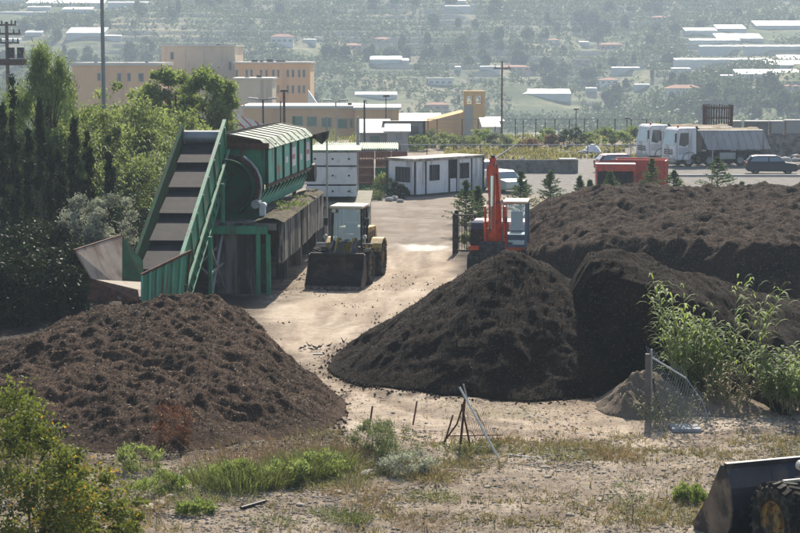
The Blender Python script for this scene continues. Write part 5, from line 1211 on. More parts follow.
def building(name, label, cat, x0, x1, yt, Y, depth, mt, wins=(), roofm=None, rise=.25, group=None, zb=None, winm=None, slope=None, over=.25, ac=()):
    a = D(x0, yt, Y); b_ = D(x1, yt, Y); ztop = a.z; zb = (hzs((a.x+b_.x)/2, Y)-1.5) if zb is None else zb
    t = empty(name, label, cat, (a.x, Y, zb), 0, group); H = ztop-zb; Wd = b_.x-a.x
    b = MB()
    if slope is None: b.b2((0, 0, 0), (Wd, depth, H))
    else:
        zr = D(x1, slope, Y).z-zb; b.prism([(0, 0), (Wd, 0), (Wd, zr), (0, H)], 0, depth)
    b.build('wall', mt, t)
    if slope is None:
        b = MB(); b.b2((-over, -over, H), (Wd+over, depth+over, H+rise)); b.build('roof', roofm or M_roofw, t)
    for (u0, v0, u1, v1) in wins:
        p = D(u0, v0, Y); q = D(u1, v1, Y); U0, U1, Z1, Z0 = p.x-a.x, q.x-a.x, p.z-zb, q.z-zb
        b = MB(); w_ = .09
        b.b2((U0, -.06, Z0), (U1, .05, Z0+w_)); b.b2((U0, -.06, Z1-w_), (U1, .05, Z1)); b.b2((U0, -.06, Z0+w_), (U0+w_, .05, Z1-w_)); b.b2((U1-w_, -.06, Z0+w_), (U1, .05, Z1-w_))
        f = b.build('window', M_greyr, t); b = MB(); b.b2((U0+w_, -.03, Z0+w_), (U1-w_, -.005, Z1-w_)); b.build('pane', winm or M_glass, f)
    for (u0, v0, u1, v1, d) in ac:
        p = D(u0, v0, Y); q = D(u1, v1, Y); b = MB(); b.b2((p.x-a.x, d, q.z-zb), (q.x-a.x, d+1.2, p.z-zb)); b.build('roof_unit', M_dark, t)
    return t
W = []
for k, x in enumerate((235.5, 245.5, 250.2, 259.8, 265.3, 272, 277, 286.5, 291.6, 297.8, 302.6)):
    W.append((x, 69.5, x+2.7, 77.5))
    if x > 270: W.append((x, 85.2, x+2.7, 93.5))
building('orange_block', 'three storey orange block with rows of narrow windows beside the beige blocks', 'building', 235, 310, 63.5, 300, 14, M_or, W, ac=((250, 60, 256, 63, 3), (259, 60.5, 262, 63, 2), (266, 59.5, 272, 63, 2), (275, 60.5, 284, 63, 3)))
building('beige_block', 'tall plain beige block rising behind the round broadleaf tree', 'building', 161, 235, 46.5, 310, 16, M_beige, [(228.5, 61.5, 231.8, 70.5), (170, 52, 174, 60)], ac=((214, 44, 218, 46.3, 4),))
building('beige_annex', 'low plain beige annex standing in front of the orange windowed block', 'building', 233.5, 272, 79.5, 282, 9, M_beige, [], ac=((255, 75, 260, 79, 3), (243, 77, 247, 79, 3)))
building('flat_orange_building', 'long flat orange building with white roof edge, behind the tall grey lamp column', 'building', 72, 160, 65.8, 290, 15, M_or, [(117, 73, 121.5, 81.5), (127, 73, 131, 81.5), (138, 73, 144, 82), (97, 73, 101, 81)], ac=((92, 62, 94.5, 65.5, 2), (99, 61, 102.5, 65.5, 2), (122.5, 62.5, 125.5, 65.5, 2), (127, 63, 130, 65.5, 2), (143.5, 61.5, 146, 65.5, 2)), rise=.5)
wl_ = [(293.5, 116, 303, 126), (307, 116.5, 317, 126.5), (321.5, 117.5, 331.5, 127.5), (337.5, 118.5, 347.5, 128.5), (349.5, 118.5, 353, 128)]
building('low_orange_building', 'long low orange building with wide green shuttered windows and bright roof', 'building', 243, 362, 108.6, 226, 12, M_or, wl_, winm=M_shut, rise=.35, ac=((347, 103.5, 351, 107, 3),))
building('low_orange_building', 'plain orange wing behind the grey roofed sheds, right of the shuttered building', 'building', 355, 399, 109.8, 222, 14, M_or, [], rise=.3)
b_ = MB(); 
building('chapel_hall', 'ochre hall with a roof sloping up to the twin opening tower', 'building', 425, 464, 122, 240, 10, M_or2, [], slope=112)
t = empty('bell_tower', 'ochre tower with two open belfry slots beside the sloping hall', 'tower', (D(464, 92, 239).x, 239, -4), 0)
p0 = D(464, 91, 239); p1 = D(485, 91, 239); Wd = p1.x-p0.x; H = p0.z+4; zo0 = D(0, 104, 239).z+4; zo1 = D(0, 96, 239).z+4
for a_, c_ in ((0, .14), (.42, .56), (.86, 1.0)): b = MB(); b.b2((Wd*a_, 0, zo0), (Wd*c_, 3, zo1)); b.build('belfry_pier', M_or2, t)
b = MB(); b.b2((0, 0, 0), (Wd, 3, zo0-.003)); b.build('wall', M_or2, t)
b = MB(); b.b2((-.05, -.05, zo1+.003), (Wd+.05, 3.05, H)); b.build('top_slab', M_or2, t)
b = MB(); b.b2((0.05, -.03, 0), (Wd*.45, -.003, zo0-.2)); b.build('concrete_strip', M_greyr, t)
# sheds with pale roofs
def shed(name, label, x0, x1, ye, yr, yb, Y, depth, wallm, roofm, wins=(), sl=0):
    a = D(x0, ye, Y); c = D(x1, ye, Y); zb = hzs(a.x, Y)-.3; t = empty(name, label, 'shed', (a.x, Y, zb), 0); Wd = c.x-a.x; He = a.z-zb; Hr = D(x0, yr, Y+depth).z-zb
    b = MB(); b.prism([(0, 0), (depth, 0), (depth, Hr-.06), (0, He-.06)], 0, Wd, 'x'); b.build('wall', wallm, t)
    b = MB(); b.prism([(-.3, He-.05), (depth+.2, Hr-.05), (depth+.2, Hr+.05), (-.3, He+.05)], -.25, Wd+.25, 'x'); b.build('roof', roofm, t)
    for (u0, v0, u1, v1, m_) in wins:
        p = D(u0, v0, Y); q = D(u1, v1, Y); b = MB(); b.b2((p.x-a.x, -.05, q.z-zb), (q.x-a.x, -.004, p.z-zb)); b.build('window', m_, t)
    return t
shed('pale_roof_shed', 'small shed with a pale cream roof and grey wall, left of the grey site hut', 360, 387, 133, 119.5, 144, 168, 9, M_greyr, M_roofw, [(370, 136, 379, 142, M_shut)])
shed('low_roof_shed', 'low shed with a white sloping roof touching the grey site hut', 387, 408, 131.5, 124.5, 143, 166, 5, M_greyr, M_whitep, [(396, 134, 402, 140, M_glassl)])
hut = shed('grey_hut', 'grey site hut with dark frame and barred window before the ochre hall', 385, 425.5, 121.5, 121.2, 146, 172, 5, M_greyr, M_dark, [(410.5, 126, 418.5, 134, M_glass)])
a_ = D(424, 121, 172); zb_ = hzs(a_.x, 172)-.3
b = MB(); b.b2((a_.x-hut.location.x-.1, -.06, 0), (a_.x-hut.location.x+.12, -.003, a_.z-zb_)); b.build('corner_post', M_dark, hut)
shed('long_white_roof_hall', 'long hall with a blue white ribbed roof behind the ochre sloping hall', 400, 443, 121, 113.5, 130, 262, 26, M_greyr, M_whitep)
shed('small_white_shed', 'small white shed right of the ochre tower behind the fence', 484, 499, 127, 118, 137, 215, 8, M_whr, M_whitep)
shed('white_roof_strip', 'low white roofed store right of the small white shed', 484, 503, 121, 117, 128, 262, 10, M_greyr, M_whitep)
bw = MB(); bw.prism([(0, 0), (1.5, 0), (.0, 2.2)], 0, 2.0); o = bw.build('white_tent', M_whitep, loc=(D(308, 103, 288).x, 288, D(308, 104, 288).z)); 
tag(o, 'small white pointed tent roof at the right foot of the orange block', 'tent'); o.location.z -= 0
# extend the tent to the ground with a post frame
bw = MB(); bw.b2((0.1, .1, -14), (.25, .25, 0)); bw.build('post', M_grey, o)

# white panelled container on its plinth
wp = empty('white_container', 'white panelled container of three rows on an olive ledge behind the wheel loader', 'container', (D(306, 197, 90).x, 90, 0), 0)
Wd = D(357, 197, 90).x-D(306, 197, 90).x; z0 = D(0, 197, 90).z; z1 = D(0, 152, 90).z
rows = [(197, 185.5), (184.7, 166.5), (165.8, 152)]
b = MB(); b.b2((.04, .06, z0), (Wd-.04, 5, z1+.0)); b.build('container_body', M_dark, wp)
for (ya, yb) in rows:
    za = D(0, ya, 90).z; zb2 = D(0, yb, 90).z; h_ = (zb2-za)
    b = MB(); b.b2((.004, -.02, za+.02), (Wd-.004, .055, zb2-.02)); b.build('panel', M_whitep, wp, bevel=.008)
    for (xa, xb) in ((0, Wd*.36), (Wd*.37, Wd*.68), (Wd*.69, Wd)):
        b = MB(); b.b2(((xa+xb)/2-.05, -.05, za+h_*.5-.04), ((xa+xb)/2+.05, -.021, za+h_*.5+.04)); b.build('latch', M_dark, wp)
b = MB(); b.prism([(-.1, z1+.02), (4.2, z1+.05), (4.2, z1+.13), (-.1, z1+.10)], -.3, Wd+.2, 'x'); b.build('roof', mat('mossy_white_sheet', (1, 1, 1)), wp)
pt = empty('concrete_plinth', 'grey concrete wall with an olive ledge under the white panelled container', 'wall', (D(306, 244, 87).x, 87, 0), 0)
zt_ = D(0, 206.5, 87).z; Wp = D(368, 207, 87).x-D(306, 207, 87).x
b = MB(); b.b2((0, .05, -.1), (Wp, 10, zt_-.07)); b.build('wall', M_conc, pt)
b = MB(); b.b2((-.05, -.1, zt_-.067), (Wp+.1, 10, zt_+.02)); b.build('ledge', mat('olive_ledge', (.15, .14, .10), .8, var=.3, scale=2), pt)
for x in (.9, 1.8, 2.6): b = MB(); b.b2((x, .02, .05), (x+.07, .045, zt_-.1)); b.build('buttress', M_greyr, pt)
# shed roof behind the crates
rf = empty('corrugated_shelter', 'low shelter with mossy white corrugated roof behind the crate stacks', 'shelter', (D(312, 150, 128).x, 128, 0), 0)
Wr = D(398, 150, 128).x-D(312, 150, 128).x; za = D(0, 149.5, 128).z; zb2 = D(0, 143.5, 134).z
b = MB()
for k in range(40):
    x0 = Wr*k/40; b.prism([(0, za), (6, zb2), (6, zb2+.09), (0, za+.09)], x0+.01, x0+Wr/40*.62, 'x'); b.prism([(0, za-.05), (6, zb2-.05), (6, zb2+.02), (0, za+.02)], x0+Wr/40*.55, x0+Wr/40+.02, 'x')
b.build('roof', mat('mossy_white_sheet', (1, 1, 1)), rf)
for x in (.1, Wr/2, Wr-.2):
    for y in (.2, 5.7): b = MB(); b.b2((x, y, -.1), (x+.12, y+.12, za-.06)); b.build('post', M_rust, rf)

# crates in stacks
M_crR = mat('red_brown_crate', (.20, .10, .07), .8, var=.3, scale=3); M_crG = mat('green_crate', (.05, .16, .08), .7, var=.25, scale=3)
def crate(label, loc, mt, grp):
    t = empty('slatted_crate', label, 'crate', loc, random.uniform(-.03, .03), grp); w_, d_, h_ = 1.05, 1.0, .52
    b = MB(); b.b2((0, 0, 0), (w_, d_, .06)); b.build('base', mt, t)
    b = MB()
    for z in (.10, .24, .38):
        b.b2((0, -.0, z), (w_, .03, z+.09)); b.b2((0, d_-.03, z), (w_, d_, z+.09)); b.b2((0, .031, z), (.03, d_-.031, z+.09)); b.b2((w_-.03, .031, z), (w_, d_-.031, z+.09))
    for k in range(6): b.b2((.02+k*.19, .031, .061), (.08+k*.19, .06, h_-.02))
    b.build('slatted_sides', mt, t)
    return t
cx0 = D(360, 190, 118).x
protos = {}
for c_ in range(3):
    for k in range(5):
        mt = M_crR if k in (1, 3, 4) or (c_ == 0 and k == 2) else M_crG; key = mt.name
        loc = (cx0+c_*1.1-.1+random.uniform(-.03, .03), 118+random.uniform(-.05, .05), .02+k*.54)
        lab = ('reddish brown slatted crate' if mt is M_crR else 'dark green slatted crate')+' in the stacks left of the office cabin'
        if key in protos:
            o = copy_tree(protos[key]); o.location = loc
        else: protos[key] = o = crate(lab, loc, mt, 'red brown crates in the stacks' if mt is M_crR else 'green crates in the stacks')

# striped poles leaning in a rack
rk = empty('pole_rack', 'rack of white and red slanting poles behind the roof of the trommel machine', 'rack', (D(240, 130, 150).x, 150, 0), 0)
for k in range(15):
    x = k*.28; z_ = 4.3-k*.10; b = MB(); b.bar((x-1.0, 0, z_), (x+1.5, .3, z_-2.6), .10); b.build('slanting_pole', M_white if k % 4 else M_red, rk)
for x in (-.9, 1.5, 4.6): b = MB(); b.bar((x, .2, -.1), (x, .2, 3.4 if x < 3 else 2.4), .14); b.build('post', M_rust, rk)
b = MB(); b.bar((-.9, .2, 3.3), (4.6, .2, 2.3), .12); b.build('cross_rail', M_rust, rk)

# ------------------------------------------------------------------ poles and masts
def pole(label, px, yt, Y, rad, mt, kind='plain', z_extra=0, name='pole', cat='pole', group=None):
    x = (px-400)*Y/F; z = gz(x, Y) if Y < 225 else hzs(x, Y); zt = D(px, yt, Y).z
    t = empty(name, label, cat, (x, Y, z-.1), 0, group); h = zt-z+.1
    b = MB(); b.tube((0, 0, 0), (0, 0, h), rad*1.15, rad*.8, 12); b.build('shaft', mt, t, smooth=True)
    if kind == 'arm':
        b = MB(); b.b2((-.9, -.06, h*.9), (.9, .06, h*.9+.12)); b.build('crossarm', mt, t)
        for s in (-.7, 0, .7): b = MB(); b.tube((s, 0, h*.9+.12), (s, 0, h*.9+.35), .05, n=6); b.build('insulator', M_dark, t)
    if kind == 'lamp2':
        for s in (-1, 1):
            b = MB(); b.bar((0, 0, h-.05), (s*.7, 0, h), .06); b.build('arm', mt, t)
            b = MB(); b.prism([(s*.4, h-.03), (s*1.25, h+.03), (s*1.2, h+.17), (s*.45, h+.12)], -.28, .28); b.build('lamp_head', M_grey, t)
    if kind == 'lamp1':
        b = MB(); b.prism([(-.35, h), (.4, h+.02), (.35, h+.2), (-.25, h+.2)], -.2, .2); b.build('lamp_head', M_dark, t)
    if kind == 'lattice':
        for zz, w_ in ((h*.97, .8), (h*.9, 1.15), (h*.83, 1.0)):
            b = MB(); b.b2((-w_, -.07, zz), (w_, .07, zz+.14)); b.build('crossarm', M_wood, t)
            for s in (-.9, -.5, .5, .9): b = MB(); b.tube((w_*s, 0, zz+.14), (w_*s, 0, zz+.42), .06, n=6); b.build('insulator', M_dark, t)
        b = MB(); b.b2((-.6, -.45, h*.66), (1.7, -.12, h*.71)); b.build('platform', M_rust, t)
        for s in (.1, .9): b = MB(); b.b2((s, -.45, h*.715), (s+.55, -.05, h*.80)); b.build('transformer', M_dark, t)
    return t
pole('tall plain grey lamp column rising out of the top of the photo', 105, -40, 86, .105, mat('galvanised', (.30, .31, .31), .5, .3, var=.1), 'lamp2', name='lamp_column')
pole('wooden utility pole with crossarms and transformer, top left', 10, 22, 150, .17, M_wood, 'lattice', name='utility_pole')
pole('rusty pole standing in the thicket left of the conveyor top', 176.5, 96, 98, .07, M_rust)
pole('thin grey mast standing before the white panelled container', 327, 116, 84.5, .045, M_grey, name='mast')
pole('dark pole before the low orange building, tallest of those near the pole rack', 284.5, 92, 158, .13, M_rust, 'lamp1')
pole('lamp post with wide double floodlight above the pole rack', 263.5, 99.5, 152, .09, M_dark, 'lamp2', name='lamp_post')
pole('short dark pole right of the wide double floodlight', 281, 101, 165, .07, M_dark)
pole('double headed lamp post before the low orange building', 336, 101, 178, .09, M_grey, 'lamp2', name='lamp_post')
pole('dark straight pole left of the pale roofed shed', 364.5, 100, 160, .09, M_dark)
pole('grey square pole close beside the dark straight pole', 358, 117, 128, .12, M_grey)
pole('thin single lamp post behind the pale roofed sheds', 386, 97, 190, .06, M_dark, 'lamp1', name='lamp_post')
pole('green post behind the trommel roof, left of the shuttered windows', 294, 116, 128, .12, mat('green_post_paint', (.12, .2, .13), .6))
pole('tall slim power pole with a crossarm before the hazy hill', 501.5, 61, 186, .10, M_wood, 'arm', name='power_pole')
pole('thin lamp post seen against the hill, left of two', 575.5, 110, 235, .07, M_dark, 'lamp1', name='lamp_post')
pole('thin lamp post seen against the hill, left of the trucks', 626.5, 119, 225, .07, M_dark, 'lamp1', name='lamp_post')
pole('thin steel post before the nearer dump truck, with brace wire', 712.5, 136, 118, .04, M_grey)
pole('short grey post between the red skips and the trucks', 630.8, 138, 132, .04, M_grey)
pole('thin post behind the right end of the red skips', 667, 146, 126, .04, M_grey)
yp = pole('yellow painted post with a thin rod, left of the conveyor', 153.5, 198, 83, .10, M_yel, name='yellow_post', cat='post')
b = MB(); b.tube((0, 0, .2), (.0, 0, 4.2), .025, n=6); b.build('rod', M_grey, yp)

# ------------------------------------------------------------------ fences, walls, gate
bf = empty('boundary_fence', 'tall thin post and wire fence along the far edge of the yard before the hill', 'fence', (0, 186, 0), 0)
xs_ = [(px-400)*186/F for px in (428, 437, 462, 478, 495, 515, 523, 535.5, 545, 554.5, 569, 584, 597, 614.5, 630.6, 646, 660)]
for x in xs_: b = MB(); b.bar((x, 0, gz(x, 186)-.2), (x, 0, 2.35), .085); b.build('post', M_dark, bf)
b = MB()
for z in (2.3,): b.tube((xs_[0], 0, z), (xs_[-1], 0, z), .03, n=5)
b.build('top_rail', M_grey, bf)
for z in (.5, 1.0, 1.5, 1.9): b = MB(); b.tube((xs_[0], 0, z), (xs_[-1], 0, z), .012, n=4); b.build('wire', M_grey, bf)
rl = empty('road_railing', 'low rail with thin posts along the near side of the waste ground', 'railing', (0, 160, 0), 0)
x0, x1 = (400-400)*160/F, (668-400)*160/F
b = MB(); b.tube((x0, 0, 1.0), (x1, 0, .98), .05, n=6); b.build('rail', M_grey, rl)
for k in range(11): x = x0+(x1-x0)*k/10; b = MB(); b.b2((x-.04, -.04, -.1), (x+.04, .04, .97)); b.build('post', M_rust, rl)
lw = empty('low_wall', 'low grey block wall with a pale slab on top beyond the office cabin', 'wall', (D(484, 172, 137.5).x, 137.5, 0), 0)
Lw = D(578, 172, 137.5).x-D(484, 172, 137.5).x
b = MB(); b.b2((0, 0, -.1), (Lw, .35, 1.0)); b.build('wall', mat('grey_block', (.20, .195, .18), .9, var=.2, scale=1.5, bump=.4, dirt=(.1, .09, .08), dirt_amt=.4), lw)
b = MB(); b.b2((Lw*.80, -.4, 1.003), (Lw*.98, .6, 1.10)); b.build('pale_slab', M_roofw, lw)
kb = MB(); kb.b2((D(672, 174, 133).x, 133, -.05), (D(815, 174, 133).x, 133.4, .16)); kb.build('kerb', mat('kerb_concrete', (.42, .40, .37), .85, var=.1)); tag(bpy.data.objects['kerb'], 'pale concrete kerb running in front of the trucks', 'kerb')
gt = empty('iron_gate', 'black barred iron gate leaf standing open beside the excavator', 'gate', (D(452.5, 252, 81.5).x, 81.5, 0), R(-6))
for x, w_ in ((0, .10), (.98, .07)): b = MB(); b.b2((x, -.03, 0), (x+w_, .03, 1.85)); b.build('stile', M_dark, gt)
for z in (.15, 1.75): b = MB(); b.b2((.101, -.02, z), (.979, .02, z+.06)); b.build('rail', M_dark, gt)
for k in range(7): b = MB(); b.b2((.18+k*.115, -.015, .211), (.205+k*.115, .015, 1.749)); b.build('bar', M_dark, gt)
gp_ = MB(); gp_.b2((-.09, -.09, -.1), (.09, .09, 1.95)); o = gp_.build('gate_post', M_dark, loc=(D(456.5, 252, 82.3).x, 82.3, 0)); tag(o, 'black square gate post just behind the left edge of the gate leaf', 'post')
br_ = empty('barrier_arm', 'raised slanting barrier bar beyond the end of the office cabin', 'barrier', tuple(G(487, 176)), 0)
b = MB(); b.bar((0, 0, .9), (2.1, 1.0, 2.2), .09); b.build('bar', M_grey, br_); b = MB(); b.b2((-.12, -.12, -.05), (.12, .12, 1.05)); b.build('stand', M_grey, br_)

# foreground fence remains
def stake(label, pts, rad, mt, name='rusty_stake', group=None, cat='stake'):
    b = MB(); o0 = Vector(pts[0]); b.path([Vector(p)-o0 for p in pts], rad, 8); o = b.build(name, mt, smooth=True, loc=o0); return tag(o, label, cat, group)
def gD(px, py, ref_py, off=0):   # point above the ground spot seen at row ref_py
    g_ = GP(px, ref_py); return D(px, py, g_.y+off)
stake('short rusty stake standing in the grey green bush', [gD(368, 437, 440), gD(372.5, 406, 440)], .022, M_rust)
stake('small leaning rusty stake between the two grey bushes and the wire heap', [gD(413, 425, 427), gD(417, 401, 427)], .02, M_rust)
stake('leftmost leaning rusty angle bar of the collapsed fence', [gD(444, 445, 446), gD(453, 415, 446)], .02, M_rust)
stake('bent rusty bar curving up to the top of the collapsed fence', [gD(443, 443, 445), gD(457, 424, 445), gD(463, 405, 445), gD(466, 396, 445)], .02, M_rust)
stake('thick upright rusty bar of the collapsed fence', [gD(460.5, 444, 447), gD(465, 397, 447)], .028, M_rust)
stake('rusty bar leaning right across the upright bar of the collapsed fence', [gD(470.5, 447, 448), gD(461.5, 404, 448)], .022, M_rust)
M_pipe = mat('pale_pipe', (.62, .61, .58), .45, var=.08)
stake('long pale metal pipe propped diagonally against the collapsed fence', [gD(499, 459, 459), gD(459.5, 387, 452)], .024, M_pipe, 'metal_pipe', cat='pipe')
stake('short dark pipe stub at the top of the collapsed fence', [gD(468, 402, 450), gD(463.5, 384, 450)], .02, M_grey, 'metal_pipe', cat='pipe')
stake('pale pipe lying on the ground right of the collapsed fence', [gD(510, 455, 456), gD(536, 458, 458)], .025, M_pipe, 'metal_pipe', cat='pipe')
stake('thin rusty rail lying level through the collapsed fence', [gD(447, 436, 447), gD(503, 435, 448)], .012, M_rust, 'rusty_rail', cat='rail')
p0 = gat(241, 510); p1 = gat(265, 503); stake('black pipe offcut lying on the ground at the lower left', [(p0[0], p0[1], p0[2]+.07), (p1[0], p1[1], p1[2]+.07)], .035, M_dark, 'black_pipe', cat='pipe')
p0 = gat(560, 470); p1 = gat(590, 448)
def meshnet(name, label, A_, B_, C_, D_, nu, nv, rad, mt, wob=.04, cat='mesh', parent=None, sag=0):
    A_, B_, C_, D_ = map(Vector, (A_, B_, C_, D_)); b = MB()
    def P(u, v):
        p = A_.lerp(B_, u).lerp(D_.lerp(C_, u), v); k = float(vn(np.array([u*5+A_.x]), np.array([v*5+A_.y]), 3)[0])-.5
        return p-A_+Vector((k*wob, k*wob*4, k*wob+sag*math.sin(u*3.14)*v))
    for i in range(nu+1):
        for s in (1, -1):
            pts = []
            for j in range(nv+1):
                u = (i+s*j*.5)/nu
                if 0 <= u <= 1: pts.append(P(u, j/nv))
            for a, c in zip(pts[:-1], pts[1:]): b.bar(a, c, rad*2)
    o = b.build(name, mt, parent, loc=None if parent else A_)
    if label: tag(o, label, cat)
    return o
meshnet('wire_mesh', 'slack wire mesh hanging from the pale pipe of the collapsed fence', gD(468, 440, 447), gD(505, 448, 450), gD(488, 420, 447), gD(465, 398, 447), 16, 22, .0026, M_rust, .12)
# right hand mesh fence panel
g0 = GP(648, 418); zt_ = D(648, 354, g0.y).z
mf = empty('mesh_fence_panel', 'leaning chain link fence panel with thick grey post beside the giant reeds', 'fence', tuple(g0), 0)
b = MB(); b.bar((0, 0, -.3), (-.02, .03, zt_-g0.z), .13, .12); b.build('post', mat('grey_brown_post', (.14, .12, .11), .7, var=.25, scale=4), mf)
b = MB(); b.tube((.07, -.02, -.2), (.06, 0, zt_-g0.z+.12), .03, n=8); b.build('tension_post', M_grey, mf)
T0 = D(650, 356, g0.y)-g0; T1 = D(686, 378, g0.y-.1)-g0; T2 = D(712, 428, g0.y-1.0)-g0; T3 = D(652, 428, g0.y-.4)-g0
b = MB(); b.path([T0, T1], .022, 8); b.build('top_pipe', M_pipe, mf, smooth=True)
b = MB(); b.path([T1, T1.lerp(T2, .5)+Vector((.08, 0, .05)), T2], .014, 6); b.build('edge_wire', M_grey, mf, smooth=True)
meshnet('wire_mesh', None, T3, T2, T1, T0, 18, 26, .0035, M_grey, .06, parent=mf)
stake('rusty bent stake inside the leaning mesh fence', [gD(660, 414, 416), gD(655, 392, 416), gD(653, 378, 416)], .03, M_rust)
stake('thin brown stake in the dry weeds right of the giant reeds', [gD(746, 408, 410), gD(748, 375, 410)], .03, M_wood)
stake('thin rail lying across the reeds at mid height', [gD(715, 375, 408), gD(752, 376, 408)], .015, M_grassd, 'dry_rail', cat='rail')
st_ = MB(); st_.b2((-.35, -.3, 0), (.35, .3, .10)); p_ = gat(685, 429); o = st_.build('grey_slab', mat('grey_slab', (.32, .33, .34), .8, var=.2, scale=5), loc=p_, bevel=.02); tag(o, 'small flat grey slab lying at the foot of the mesh fence', 'slab')

# ------------------------------------------------------------------ birds on the track
M_bird = mat('pigeon_grey', (.055, .058, .068), .6, var=.4, scale=20)
def bird(label, loc, rz, pose, grp='pigeons on the track'):
    t = empty('pigeon', label, 'bird', loc, rz, grp); t.scale = (.52, .52, .52)
    b = MB(); tilt = .35 if pose != 'peck' else -.15
    spine = [(-.19, .12, .010), (-.14, .135, .030), (-.07, .15, .058), (0, .17, .068), (.07, .20, .055), (.11, .24+tilt*.1, .032), (.14, .27+tilt*.12, .030), (.165, .28+tilt*.12, .026), (.19, .275+tilt*.12, .010), (.215, .27+tilt*.12, .003)] if pose != 'peck' else \
            [(-.19, .19, .010), (-.14, .185, .030), (-.07, .18, .058), (0, .17, .066), (.07, .14, .052), (.12, .10, .032), (.15, .07, .030), (.17, .05, .024), (.185, .03, .009), (.195, .012, .003)]
    n = 10; V = []
    for (x, z, q) in spine:
        for i in range(n): a = 2*math.pi*i/n; V.append((x, q*math.cos(a), z+q*.95*math.sin(a)))
    m_ = len(spine); b.add(V, [(i*n+j, i*n+(j+1) % n, (i+1)*n+(j+1) % n, (i+1)*n+j) for i in range(m_-1) for j in range(n)]+[tuple(range(n-1, -1, -1)), tuple((m_-1)*n+j for j in range(n))])
    z0 = spine[0][1]; b.add([(-.17, -.02, z0+.005), (-.17, .02, z0+.005), (-.30, .045, z0-.01), (-.30, -.045, z0-.01), (-.17, -.02, z0-.008), (-.17, .02, z0-.008), (-.30, .045, z0-.016), (-.30, -.045, z0-.016)], [(0, 1, 2, 3), (7, 6, 5, 4), (0, 4, 5, 1), (1, 5, 6, 2), (2, 6, 7, 3), (3, 7, 4, 0)])
    b.build('body', M_bird, t, smooth=True)
    for s in (-1, 1):
        b = MB()
        if pose == 'wings': b.add([(.05, s*.05, .20), (-.08, s*.05, .20), (-.16, s*.17, .38), (-.05, s*.20, .42), (.05, s*.05, .188), (-.08, s*.05, .188), (-.16, s*.17, .37), (-.05, s*.20, .41)], [(0, 1, 2, 3), (7, 6, 5, 4), (0, 4, 5, 1), (1, 5, 6, 2), (2, 6, 7, 3), (3, 7, 4, 0)])
        else: b.add([(.06, s*.056, .20), (.0, s*.072, .22), (-.20, s*.03, z0+.03), (-.05, s*.073, .13), (.06, s*.050, .20), (.0, s*.055, .22), (-.20, s*.015, z0+.03), (-.05, s*.055, .13)], [(0, 1, 2, 3), (7, 6, 5, 4), (0, 4, 5, 1), (1, 5, 6, 2), (2, 6, 7, 3), (3, 7, 4, 0)])
        b.build('wing', M_bird, t)
        b = MB(); b.tube((.01, s*.028, .12), (.015, s*.028, .0), .007, n=5); b.bar((-.01, s*.028, .005), (.05, s*.028, .005), .012, .008); b.build('leg', mat('pigeon_leg', (.3, .1, .08), .7), t)
    return t
for (px, py, a, po, lab) in ((301, 350.5, 200, 'peck', 'leftmost pigeon of the flock on the pale track'), (309, 348, 160, 'stand', 'pigeon standing in the thick of the flock on the track'), (311.5, 351.5, 20, 'peck', 'pigeon standing in the thick of the flock on the track'), (314, 349.5, 190, 'stand', 'pigeon standing in the thick of the flock on the track'), (317, 351, 40, 'stand', 'pigeon standing in the thick of the flock on the track'), (320.5, 349.2, 10, 'stand', 'pigeon standing in the thick of the flock on the track'), (305, 348.8, 120, 'peck', 'pigeon standing in the thick of the flock on the track'),
                         (329.5, 348, 15, 'stand', 'pigeon walking just right of the close flock'), (343.5, 344.5, 250, 'wings', 'pigeon with raised wings apart from the flock'), (360.5, 345.5, 170, 'stand', 'rightmost pigeon on the track, near the dark peaked heap'), (330, 364.5, 100, 'peck', 'single pigeon pecking nearest the camera on the track'), (353, 356.5, 60, 'peck', 'small pigeon at the foot of the dark peaked heap')):
    p_ = GP(px, py); bird(lab, (p_.x, p_.y, p_.z+.0), R(a), po)
wr_ = MB(); wr_.b2((-.15, -.07, 0), (.15, .07, .03)); p_ = GP(318, 354.5); o = wr_.build('pale_plank', M_greyr, loc=p_); tag(o, 'small pale plank lying beside the pigeons on the track', 'plank')

# ------------------------------------------------------------------ far right: blocks, cage, rubble
wl2 = empty('block_wall', 'long rubble and concrete wall behind the trucks at the right edge', 'wall', (D(700, 150, 158).x, 158, 0), 0)
zt_ = D(0, 134, 158).z
b = MB(); b.b2((0, 0, -.1), (11.5, 1.6, zt_)); b.build('wall', mat('rubble_wall', (.26, .23, .20), .95, var=.35, scale=1.2, bump=1, bscale=4, dirt=(.10, .09, .08), dirt_amt=.5, dscale=1.5), wl2)
for i, (xa, xb, yt, yb) in enumerate(((730, 741, 121, 134), (746, 768, 121, 134), (771, 783, 121, 134), (786, 803, 120, 134))):
    a = D(xa, yt, 158.4); c = D(xb, yb, 158.4); t = empty('concrete_block', ('narrow grey', 'widest dark grey', 'square grey', 'pale square')[i]+' concrete block on the wall behind the trucks, '+('leftmost', 'second', 'third', 'last')[i]+' of four', 'block', (a.x, 158.2, zt_+.005), 0, 'concrete blocks on the wall')
    hh_ = a.z-zt_-.1; b = MB(); b.b2((0, 0, 0), (c.x-a.x, 1.1, hh_)); b.build('block', M_greyr if i != 1 else mat('dark_concrete', (.2, .19, .175), .9, var=.2), t, bevel=.03)
    b = MB(); b.b2((-.06, -.06, hh_+.003), (c.x-a.x+.06, 1.16, hh_+.11)); b.build('cap', M_roofw, t)
cg = empty('rusty_cage', 'round rusty reinforcement cage standing up behind the dump trucks', 'cage', (D(717.5, 130, 156.5).x, 156.5, 0), 0)
zc0 = D(0, 131, 156.5).z; zc1 = D(0, 105.5, 156.5).z
